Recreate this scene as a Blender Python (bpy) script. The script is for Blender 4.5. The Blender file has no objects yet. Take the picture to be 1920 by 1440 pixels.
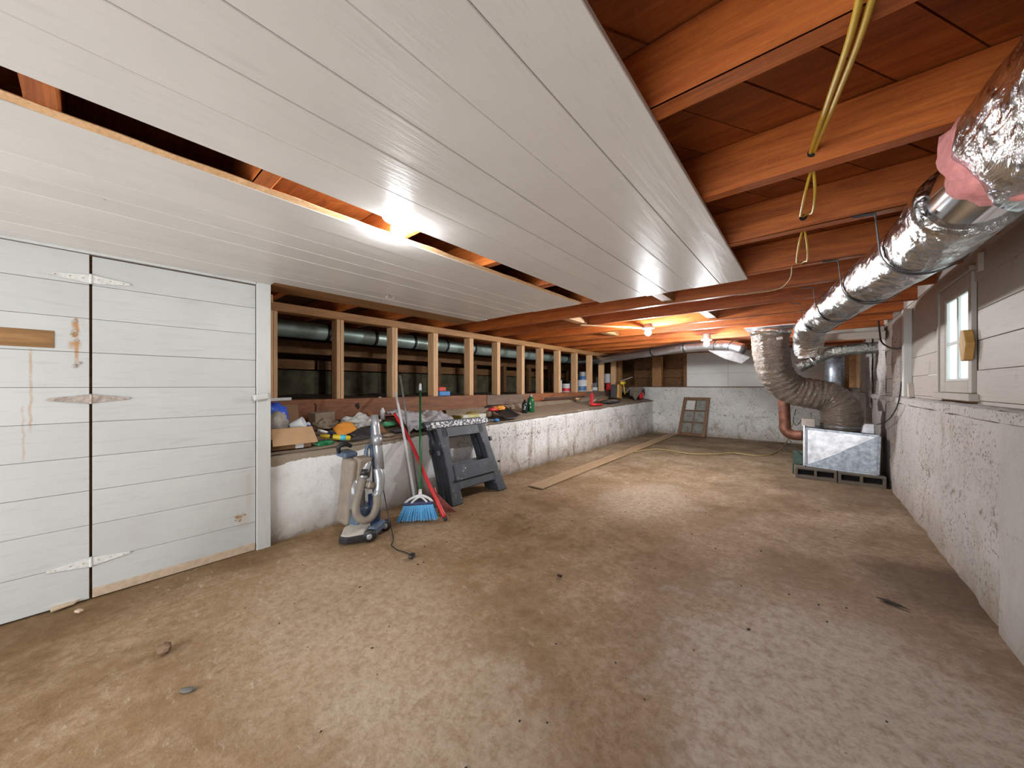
import bpy, bmesh, math, random
from mathutils import Vector, Matrix, noise as mn
random.seed(7)
S = bpy.context.scene
COL = S.collection
PI = math.pi

# ------------------------------------------------------------------ camera
F_PX, CX, HOR, EYE = 665.0, 960.0, 724.0, 1.3
YAW = math.atan(560 / 665.0)
cam_d = bpy.data.cameras.new('camera'); cam = bpy.data.objects.new('camera', cam_d); COL.objects.link(cam)
cam_d.sensor_width = 36.0; cam_d.lens = 36.0 * F_PX / 1920.0
cam_d.shift_y = (HOR - 720.0) / 1920.0
cam_d.clip_start = 0.02
cam.location = (0, 0, EYE); cam.rotation_euler = (PI / 2, 0, YAW)
S.camera = cam

# ------------------------------------------------------------------ world, exposure, light
w = bpy.data.worlds.new('world'); S.world = w; w.use_nodes = True
w.node_tree.nodes['Background'].inputs[0].default_value = (0.86, 0.95, 1.0, 1)
w.node_tree.nodes['Background'].inputs[1].default_value = 2.6
S.view_settings.view_transform = 'Standard'; S.view_settings.look = 'None'
S.view_settings.gamma = 1.0; S.view_settings.use_curve_mapping = False
S.view_settings.exposure = 0.35
S.cycles.max_bounces = 8; S.cycles.diffuse_bounces = 5; S.cycles.glossy_bounces = 4
S.cycles.sample_clamp_indirect = 6.0; S.cycles.use_denoising = True
S.cycles.caustics_reflective = False; S.cycles.caustics_refractive = False

def area(name, loc, rot, sx, sy, power, col):
    d = bpy.data.lights.new(name, 'AREA'); d.shape = 'RECTANGLE'; d.size = sx; d.size_y = sy
    d.energy = power; d.color = col
    o = bpy.data.objects.new(name, d); COL.objects.link(o); o.location = loc; o.rotation_euler = rot
    return o
# added fill light behind the camera, set in a made-up rear doorway
area('rear_fill_light', (-1.35, -2.5, .95), (PI / 2, 0, 0), 2.7, 1.8, 72, (0.975, 0.985, 1.0))

# ------------------------------------------------------------------ pixel helpers (points on real planes)
_F = (-math.sin(YAW), math.cos(YAW)); _R = (math.cos(YAW), math.sin(YAW))
def _ray(x, y):
    u = (x - CX) / F_PX; v = (HOR - y) / F_PX
    return (_F[0] + u * _R[0], _F[1] + u * _R[1], v)
def onx(x, y, X): r = _ray(x, y); d = X / r[0]; return Vector((X, r[1] * d, EYE + r[2] * d))
def ony(x, y, Y): r = _ray(x, y); d = Y / r[1]; return Vector((r[0] * d, Y, EYE + r[2] * d))
def onz(x, y, Z=0.0): r = _ray(x, y); d = (Z - EYE) / r[2]; return Vector((r[0] * d, r[1] * d, Z))

def lerp_tab(t, xs, ys):
    if t <= xs[0]: return ys[0]
    for i in range(1, len(xs)):
        if t <= xs[i]:
            k = (t - xs[i - 1]) / (xs[i] - xs[i - 1]); return ys[i - 1] + (ys[i] - ys[i - 1]) * k
    return ys[-1]
def ledge_z(x, y):
    zf = lerp_tab(y, [0, 2, 4, 9.8], [.735, .745, .785, .895]); zb = lerp_tab(y, [0, 4, 6, 10], [.90, .90, .95, 1.02])
    return zf + (zb - zf) * min(1, max(0, (-3.4 - x) / .7))

# ------------------------------------------------------------------ materials
class NT:
    def __init__(s, name):
        s.m = bpy.data.materials.new(name); s.m.use_nodes = True
        s.t = s.m.node_tree; s.b = s.t.nodes['Principled BSDF']; s.out = s.t.nodes['Material Output']
        s._pos = None
    def n(s, kind, **kw):
        o = s.t.nodes.new(kind)
        for k, v in kw.items(): setattr(o, k, v)
        return o
    def l(s, a, b): s.t.links.new(a, b)
    def put(s, inp, v):
        if hasattr(v, 'is_output'): s.l(v, inp)
        elif isinstance(v, (tuple, list)) and len(v) == 3 and inp.type == 'RGBA': inp.default_value = (*v, 1)
        else: inp.default_value = v
    def pos(s):
        if s._pos is None: s._pos = s.n('ShaderNodeNewGeometry').outputs['Position']
        return s._pos
    def obj(s): return s.n('ShaderNodeTexCoord').outputs['Object']
    def rnd(s): return s.n('ShaderNodeObjectInfo').outputs['Random']
    def map(s, v, sc=(1, 1, 1), rot=(0, 0, 0), loc=(0, 0, 0)):
        o = s.n('ShaderNodeMapping'); s.l(v, o.inputs['Vector']); o.inputs['Scale'].default_value = sc
        o.inputs['Rotation'].default_value = rot; s.put(o.inputs['Location'], loc); return o.outputs[0]
    def shift(s, v, amt=37.0):
        m = s.n('ShaderNodeVectorMath', operation='SCALE'); m.inputs[0].default_value = (1, 1.7, 2.3)
        k = s.math('MULTIPLY', s.rnd(), amt); s.l(k, m.inputs['Scale'])
        a = s.n('ShaderNodeVectorMath', operation='ADD'); s.l(v, a.inputs[0]); s.l(m.outputs[0], a.inputs[1]); return a.outputs[0]
    def noise(s, v, sc, det=4, ro=.55, dist=0.0):
        o = s.n('ShaderNodeTexNoise'); s.l(v, o.inputs['Vector']); o.inputs['Scale'].default_value = sc
        o.inputs['Detail'].default_value = det; o.inputs['Roughness'].default_value = ro; o.inputs['Distortion'].default_value = dist
        return o.outputs['Fac']
    def voro(s, v, sc, feat='F1'):
        o = s.n('ShaderNodeTexVoronoi', feature=feat); s.l(v, o.inputs['Vector']); o.inputs['Scale'].default_value = sc
        return o.outputs['Distance']
    def ramp(s, f, stops, interp='LINEAR'):
        o = s.n('ShaderNodeValToRGB'); s.l(f, o.inputs[0]); e = o.color_ramp.elements; o.color_ramp.interpolation = interp
        while len(e) < len(stops): e.new(0.5)
        for el, (p, c) in zip(e, stops):
            el.position = p; el.color = (*c, 1) if isinstance(c, tuple) else (c, c, c, 1)
        return o.outputs[0]
    def mix(s, f, a, b, mode='MIX'):
        o = s.n('ShaderNodeMix', data_type='RGBA', blend_type=mode)
        s.put(o.inputs[0], f); s.put(o.inputs[6], a); s.put(o.inputs[7], b); return o.outputs[2]
    def math(s, op, a, b=0.0, c=None, clamp=False):
        o = s.n('ShaderNodeMath', operation=op, use_clamp=clamp); s.put(o.inputs[0], a); s.put(o.inputs[1], b)
        if c is not None: s.put(o.inputs[2], c)
        return o.outputs[0]
    def sep(s, v):
        o = s.n('ShaderNodeSeparateXYZ'); s.l(v, o.inputs[0]); return o.outputs
    def rng(s, v, a, b, c=0.0, d=1.0):
        o = s.n('ShaderNodeMapRange', interpolation_type='SMOOTHSTEP'); s.put(o.inputs[0], v)
        for i, k in zip((1, 2, 3, 4), (a, b, c, d)): o.inputs[i].default_value = k
        return o.outputs[0]
    def bump(s, h, st=.3, dist=.01, prev=None):
        o = s.n('ShaderNodeBump'); o.inputs['Strength'].default_value = st; o.inputs['Distance'].default_value = dist
        s.l(h, o.inputs['Height'])
        if prev is not None: s.l(prev, o.inputs['Normal'])
        return o.outputs[0]
    def fin(s, col=None, rough=.6, metal=0.0, nrm=None, spec=None, coat=None):
        if col is not None: s.put(s.b.inputs['Base Color'], col)
        s.put(s.b.inputs['Roughness'], rough); s.b.inputs['Metallic'].default_value = metal
        if nrm is not None: s.l(nrm, s.b.inputs['Normal'])
        if spec is not None: s.b.inputs['Specular IOR Level'].default_value = spec
        if coat is not None: s.b.inputs['Coat Weight'].default_value = coat; s.b.inputs['Coat Roughness'].default_value = .12
        return s.m

def plain(name, col, rough=.5, metal=0.0, var=.12, sc=25.0, bump=.15, spec=None, coat=None, dirt=0.0):
    t = NT(name); p = t.obj(); n = t.noise(p, sc, 5)
    c = t.mix(t.ramp(n, [(.3, 0.0), (.7, 1.0)]), tuple(x * (1 - var) for x in col), tuple(min(1, x * (1 + var)) for x in col))
    if dirt: c = t.mix(t.math('MULTIPLY', t.rng(t.noise(p, 9, 6, .7), .5, .7), dirt), c, (.22, .16, .1))
    return t.fin(c, rough, metal, t.bump(n, bump, .004), spec, coat)

def wood(name, lo, hi, axis=0, rough=.65, grain=1.0, gloss_var=False, bump=.35, knots=0.0, big=.0, bigcol=(.1, .05, .02)):
    t = NT(name); p = t.shift(t.pos())
    sc = [9.0 * grain] * 3; sc[axis] = .8
    q = t.map(p, tuple(sc))
    g = t.noise(q, 3.0, 8, .62, .7)
    sc2 = [60.0 * grain] * 3; sc2[axis] = 2.0
    f = t.noise(t.map(p, tuple(sc2)), 1.6, 4, .6)
    c = t.ramp(g, [(.28, lo), (.5, tuple((a + b) / 2 for a, b in zip(lo, hi))), (.72, hi)])
    c = t.mix(t.math('MULTIPLY', t.rng(f, .45, .7), .35), c, tuple(x * .55 for x in lo))
    v = t.math('MULTIPLY_ADD', t.rnd(), .35, .82)
    hs = t.n('ShaderNodeHueSaturation'); t.l(c, hs.inputs['Color']); t.l(v, hs.inputs['Value']); c = hs.outputs[0]
    if big:
        c = t.mix(t.math('MULTIPLY', t.rng(t.noise(p, 2.3, 6, .68), .52, .72), big), c, bigcol)
        sc3 = [26.0] * 3; sc3[axis] = 1.1
        c = t.mix(t.math('MULTIPLY', t.rng(t.noise(t.map(p, tuple(sc3)), 1.0, 6, .75), .62, .68), big * 1.6, clamp=True), c, tuple(x * .5 for x in bigcol))
        c = t.mix(t.math('MULTIPLY', t.rng(t.noise(p, 38, 4, .7), .55, .72), big * .9), c, tuple(min(1, x * 1.25) for x in hi))
    return t.fin(c, rough, 0, t.bump(t.mix(.5, g, f), bump, .006))

def painted_wood(name, col, axis=1, rough=.42, worn=.25, dirt=(.35, .22, .1), dirt_amt=.35, grain=.5, nails=True, wearcol=(.3, .25, .2), drips=(), spots=()):
    t = NT(name); p0 = t.pos(); p = t.shift(p0)
    sc = [11.0] * 3; sc[axis] = .9
    g = t.noise(t.map(p, tuple(sc)), 3.2, 9, .62, 1.1)
    sc2 = [90.0] * 3; sc2[axis] = 4.0
    f = t.noise(t.map(p, tuple(sc2)), 1.5, 3, .6)
    c = t.mix(t.rng(t.noise(p, 1.4, 5), .35, .65), tuple(x * .93 for x in col), col)
    c = t.mix(t.math('MULTIPLY', t.rng(g, .52, .74), worn), c, tuple(x * .62 for x in col))
    c = t.mix(t.math('MULTIPLY', t.rng(f, .58, .8), worn * .8), c, wearcol)
    c = t.mix(t.math('MULTIPLY', t.rng(t.noise(p, 3.1, 7, .72, .5), .58, .76), dirt_amt), c, dirt)
    if nails:
        d = t.voro(t.map(p, (4, 4, 7)), 1.0)
        c = t.mix(t.math('LESS_THAN', d, .022), c, (.06, .04, .03))
    if drips:
        x_, y_, z_ = t.sep(p0); wob = t.noise(t.map(p0, (1, 1, 9)), 2.0, 4)
        for (dy, za, zb, wd, st) in drips:
            off = t.math('ABSOLUTE', t.math('ADD', t.math('SUBTRACT', y_, dy), t.math('MULTIPLY', t.math('SUBTRACT', wob, .5), .018)))
            mk = t.math('MULTIPLY', t.rng(off, wd * .3, wd, 1, 0), t.math('MULTIPLY', t.rng(z_, za, za + .06), t.rng(z_, zb - .02, zb, 1, 0)))
            c = t.mix(t.math('MULTIPLY', t.math('MULTIPLY', mk, st), t.rng(t.noise(p0, 22, 5, .7), .3, .6, .35, 1)), c, (.42, .20, .055))
    for (sy, sz, sr) in spots:
        mp = t.map(p0, (0, 1 / sr, 1.25 / sr), (0, 0, 0), (0, -sy / sr, -1.25 * sz / sr)); ln = t.n('ShaderNodeVectorMath', operation='LENGTH'); t.l(mp, ln.inputs[0])
        sn = t.noise(p0, 30, 6, .72)
        mk = t.rng(t.math('ADD', ln.outputs['Value'], t.math('MULTIPLY', t.math('SUBTRACT', sn, .5), 3.2)), .35, .75, 1.0, 0.0)
        c = t.mix(mk, c, t.mix(sn, (.20, .10, .03), (.42, .28, .13)))
    b = t.bump(g, .22, .006); b = t.bump(f, .12, .003, b)
    rr = t.math('MULTIPLY_ADD', g, .25, rough - .1)
    return t.fin(c, rr, 0, b)

def stained_concrete(name, col, lime=0, pits=1.0, rough=.85, base_z=(0.0, .35), top_band=None, dirt=(.2, .13, .06), amt=1.0, bare=None, smooth_to=None):
    """old painted concrete: pits, cracks, drips, dirt that has crept up from the floor"""
    t = NT(name); p = t.pos(); x, y, z = t.sep(p)
    n1 = t.noise(p, 1.1, 6, .6); n2 = t.noise(p, 7, 8, .7, .3); n3 = t.noise(p, 42, 5, .65)
    c = t.mix(t.rng(n1, .35, .65), tuple(v * .86 for v in col), col)
    c = t.mix(t.math('MULTIPLY', t.rng(n2, .5, .72), .32), c, tuple(v * .6 for v in col))
    # pits and flaked spots
    pit = t.math('MULTIPLY', t.rng(n3, .555, .615), t.rng(t.noise(p, 2.6, 6, .7), .36, .60, .12, 1.0))
    if smooth_to is not None: calm = t.rng(t.math('ADD', y, t.math('MULTIPLY', n1, .8)), smooth_to + .2, smooth_to + .7, .12, 1.0)
    else: calm = 1.0
    c = t.mix(t.math('MULTIPLY', t.math('MULTIPLY', pit, pits), calm), c, (.11, .082, .055))
    mud = t.math('MULTIPLY', t.rng(t.noise(t.map(p, (2.6, 2.6, 1.3)), 1.5, 8, .72, .4), .50, .66), t.rng(z, .15, .62, 1.0, .25))
    c = t.mix(t.math('MULTIPLY', t.math('MULTIPLY', mud, .85 * amt), calm), c, t.mix(n3, (.20, .15, .065), (.30, .21, .12)))
    # drips running down
    dr = t.noise(t.map(p, (6.5, 6.5, .55)), 1.2, 6, .7)
    dm = t.math('MULTIPLY', t.rng(dr, .52, .70), t.rng(t.noise(p, .8, 4), .44, .62))
    zone = t.rng(t.math('ABSOLUTE', t.math('SUBTRACT', y, 5.2)), 1.0, 3.5, 1.0, .45)
    c = t.mix(t.math('MULTIPLY', t.math('MULTIPLY', dm, zone), t.math('MULTIPLY', calm, .9 * amt)), c, dirt)
    # grime along the foot
    h = t.math('ADD', z, t.math('MULTIPLY', t.math('SUBTRACT', n2, .5), .38))
    foot = t.math('MAXIMUM', t.math('MULTIPLY', t.rng(h, base_z[0], base_z[1], 1.0, 0.0), .75), t.rng(h, .0, .09, 1.0, 0.0))
    c = t.mix(t.math('MULTIPLY', foot, .7 * amt), c, (.2, .135, .07))
    # hairline cracks
    wv = t.n('ShaderNodeTexNoise'); t.l(p, wv.inputs['Vector']); wv.inputs['Scale'].default_value = 2.6; wv.inputs['Detail'].default_value = 6
    wm = t.n('ShaderNodeVectorMath', operation='MULTIPLY_ADD'); t.l(wv.outputs['Color'], wm.inputs[0]); wm.inputs[1].default_value = (.7, .7, .7); t.l(p, wm.inputs[2])
    cr = t.voro(wm.outputs[0], 1.15, 'DISTANCE_TO_EDGE')
    ck = t.math('MULTIPLY', t.rng(cr, .002, .007, 1.0, 0.0), t.rng(n1, .50, .56))
    c = t.mix(t.math('MULTIPLY', t.math('MULTIPLY', ck, .75), calm), c, (.07, .05, .035))
    # worn horizontal pour line with crumbled pits
    pl = t.math('ABSOLUTE', t.math('SUBTRACT', t.math('ADD', z, t.math('MULTIPLY', n2, .14)), .62))
    pm = t.math('MULTIPLY', t.rng(pl, .0, .05, 1.0, 0.0), t.rng(t.noise(p, 16, 5, .7), .52, .60))
    c = t.mix(t.math('MULTIPLY', t.math('MULTIPLY', pm, .8 * pits), calm), c, (.14, .10, .065))
    if bare is not None:      # unpainted lip
        lim = t.math('ADD', t.math('SUBTRACT', z, bare), t.math('MULTIPLY', t.math('SUBTRACT', t.noise(p, 4, 5, .7), .5), .10))
        yy = t.math('MULTIPLY', t.math('SUBTRACT', y, .95), .052)
        yy = t.math('ADD', yy, t.rng(y, 2.2, 3.6, 0.0, .12))
        mk = t.rng(t.math('SUBTRACT', lim, yy), -.003, .003)
        gray = t.mix(n2, (.21, .16, .11), (.36, .30, .23))
        c = t.mix(mk, c, gray)
    b = t.bump(n2, .5, .02); b = t.bump(n3, .45, .006, b)
    return t.fin(c, rough, 0, b)

def floor_mat():
    t = NT('old_concrete_floor'); p = t.pos(); x, y, z = t.sep(p)
    n1 = t.noise(p, .55, 4, .5, .3); n2 = t.noise(p, 1.7, 10, .66, .15); n3 = t.noise(t.map(p, (2.6, 1.3, 1), (0, 0, -.6)), 3.4, 10, .72, .25)
    n4 = t.noise(p, 55, 5, .7); n5 = t.noise(p, 21, 10, .74, .2)
    a = t.math('ADD', t.math('MULTIPLY', n1, .30), t.math('ADD', t.math('MULTIPLY', n2, .34), t.math('MULTIPLY', n3, .22)))
    a = t.math('ADD', a, t.math('MULTIPLY', n5, .14))
    n23 = t.math('ADD', t.math('MULTIPLY', n2, .62), t.math('MULTIPLY', n3, .38))
    warm = t.ramp(a, [(.38, (.15, .088, .038)), (.45, (.225, .138, .066)), (.52, (.295, .188, .098)), (.575, (.37, .25, .145)), (.63, (.50, .385, .265))])
    cool = t.ramp(a, [(.38, (.14, .09, .055)), (.45, (.205, .135, .083)), (.52, (.265, .18, .12)), (.575, (.34, .245, .178)), (.63, (.48, .39, .315))])
    far_ = t.rng(y, 3.0, 7.0); olive = t.ramp(a, [(.38, (.12, .085, .045)), (.47, (.20, .145, .085)), (.55, (.29, .215, .135)), (.63, (.42, .345, .24))])
    c = t.mix(far_, t.mix(t.rng(x, -1.8, .4), warm, cool), olive)
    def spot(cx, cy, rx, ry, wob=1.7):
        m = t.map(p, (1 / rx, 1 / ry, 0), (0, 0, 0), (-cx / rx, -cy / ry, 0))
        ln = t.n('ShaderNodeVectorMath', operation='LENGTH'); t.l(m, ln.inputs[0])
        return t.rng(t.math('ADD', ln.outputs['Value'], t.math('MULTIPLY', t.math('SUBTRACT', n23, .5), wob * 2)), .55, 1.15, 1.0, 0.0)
    flake = t.math('MULTIPLY', t.rng(n5, .40, .60), t.rng(n2, .40, .58))
    c = t.mix(t.math('MULTIPLY', flake, .20), c, (.56, .47, .37))
    for (cx, cy, rx, ry, k, colr) in ((.1, 1.95, .75, .9, .7, (.56, .49, .43)), (-1.45, 4.1, .5, .8, .6, (.55, .46, .36)), (-2.0, .95, .9, .6, .55, (.58, .47, .34)), (-1.1, .9, .5, .4, .5, (.56, .47, .36))):
        c = t.mix(t.math('MULTIPLY', spot(cx, cy, rx, ry), t.math('MULTIPLY', t.rng(n5, .30, .60, .35, 1.0), k * .9)), c, colr)
    # dark patch by the right wall crack; damp along left wall, under furnace
    patch_grain = t.rng(n4, .3, .8, .85, 1.0)
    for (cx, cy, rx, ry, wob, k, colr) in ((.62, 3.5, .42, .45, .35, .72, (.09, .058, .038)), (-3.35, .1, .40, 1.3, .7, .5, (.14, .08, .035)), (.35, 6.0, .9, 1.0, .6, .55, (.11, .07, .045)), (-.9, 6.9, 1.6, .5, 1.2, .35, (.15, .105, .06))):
        c = t.mix(t.math('MULTIPLY', t.math('MULTIPLY', spot(cx, cy, rx, ry, wob), k), patch_grain), c, colr)
    sp = t.math('MULTIPLY', t.math('LESS_THAN', t.voro(p, 9.0), .04), t.rng(n2, .5, .56))
    c = t.mix(sp, c, (.05, .03, .02))
    c = t.mix(t.math('MULTIPLY', t.rng(n4, .5, .7), .3), c, (.15, .095, .055))
    c = t.mix(t.math('MULTIPLY', t.math('MULTIPLY', t.rng(t.noise(t.map(p, (3.5, 1.2, 1), (0, 0, .9)), 9, 8, .75), .56, .66), t.rng(n2, .42, .58)), .45), c, (.17, .11, .06))
    c = t.mix(t.math('MULTIPLY', t.math('MULTIPLY', t.rng(t.noise(t.map(p, (1.2, 3.2, 1), (0, 0, .5)), 8, 9, .75), .57, .66), t.rng(n1, .40, .55)), .42), c, (.60, .52, .42))
    b = t.bump(n2, .35, .03); b = t.bump(n5, .55, .012, b); b = t.bump(n4, .4, .004, b)
    return t.fin(c, t.math('MULTIPLY_ADD', n3, -.2, .92), 0, b, spec=.2)

def foil(name, tint=(.86, .85, .84), crumple=1.0, rough=.16, sc=1.0):
    t = NT(name); p = t.obj()
    a = t.noise(t.map(p, (1, .45, 1)), 17 * sc, 6, .55, 1.6); b_ = t.noise(p, 60 * sc, 3, .6, .6); c_ = t.noise(t.map(p, (1, .6, 1)), 5 * sc, 3, .5, .8)
    where = t.rng(t.noise(p, 3.5, 3), .40, .62, .25, 1.0)
    n = t.bump(c_, .5 * crumple, .07); n = t.bump(t.math('MULTIPLY', a, where), .6 * crumple, .035, n); n = t.bump(t.math('MULTIPLY', b_, where), .45 * crumple, .008, n)
    return t.fin(t.mix(c_, tint, tuple(x * .82 for x in tint)), rough, 1.0, n)

def wrinkled_plastic(name, col, rough=.28):
    t = NT(name); p = t.obj()
    a = t.noise(t.map(p, (1.0, 1.0, 2.6), (.4, .5, .2)), 9, 7, .62, 1.5); b_ = t.noise(p, 36, 4, .6, .8)
    n = t.bump(a, .9, .06); n = t.bump(b_, .45, .015, n)
    c = t.mix(t.rng(t.noise(p, 2.5, 5), .35, .7), col, tuple(min(1, x * 1.7) for x in col))
    return t.fin(c, rough, .0, n, coat=.35)

def emit(name, col, st):
    t = NT(name); t.b.inputs['Emission Color'].default_value = (*col, 1); t.b.inputs['Emission Strength'].default_value = st
    return t.fin(col, .4)

def glass_pane(name, haze=.25, tint=(.95, 1, .98), base=0.0):
    t = NT(name)
    tr = t.n('ShaderNodeBsdfTransparent'); tr.inputs[0].default_value = (*tint, 1)
    gl = t.n('ShaderNodeBsdfGlossy'); gl.inputs['Roughness'].default_value = .05
    tl = t.n('ShaderNodeBsdfTranslucent'); tl.inputs[0].default_value = (.9, .92, .9, 1)
    df = t.n('ShaderNodeBsdfDiffuse'); df.inputs[0].default_value = (.6, .6, .55, 1)
    m0 = t.n('ShaderNodeMixShader'); m0.inputs[0].default_value = .4; t.l(tl.outputs[0], m0.inputs[1]); t.l(df.outputs[0], m0.inputs[2])
    m1 = t.n('ShaderNodeMixShader'); t.l(tr.outputs[0], m1.inputs[1]); t.l(m0.outputs[0], m1.inputs[2])
    t.l(t.math('MULTIPLY', t.rng(t.noise(t.pos(), 9, 5, .7), .3, .7, base, 1.0), haze), m1.inputs[0])
    fr = t.n('ShaderNodeLayerWeight'); m2 = t.n('ShaderNodeMixShader'); t.l(t.math('MULTIPLY_ADD', t.math('POWER', fr.outputs['Facing'], 4.0), .3, .03), m2.inputs[0]); t.l(m1.outputs[0], m2.inputs[1]); t.l(gl.outputs[0], m2.inputs[2])
    t.l(m2.outputs[0], t.out.inputs['Surface']); return t.m

def stripes(name, cols, axis, sc, rough=.4):
    t = NT(name); p = t.obj(); v = t.sep(p)[axis]
    f = t.math('FRACT', t.math('MULTIPLY', v, sc))
    return t.fin(t.ramp(f, [(i / len(cols), c) for i, c in enumerate(cols)], 'CONSTANT'), rough)

def splattered(name, col, spl=(.8, .82, .84), amount=.6, sc=60, rough=.55, thr=.60):
    t = NT(name); p = t.obj()
    n = t.noise(p, sc, 4, .6); big = t.noise(p, 6, 3)
    m = t.math('MULTIPLY', t.rng(n, thr, thr + .03), t.rng(big, .62 - amount * .3, .70 - amount * .3))
    c = t.mix(t.rng(t.noise(p, 12, 5), .3, .7), col, tuple(x * 1.5 for x in col))
    return t.fin(t.mix(m, c, spl), rough, 0, t.bump(n, .2, .003))

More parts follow.
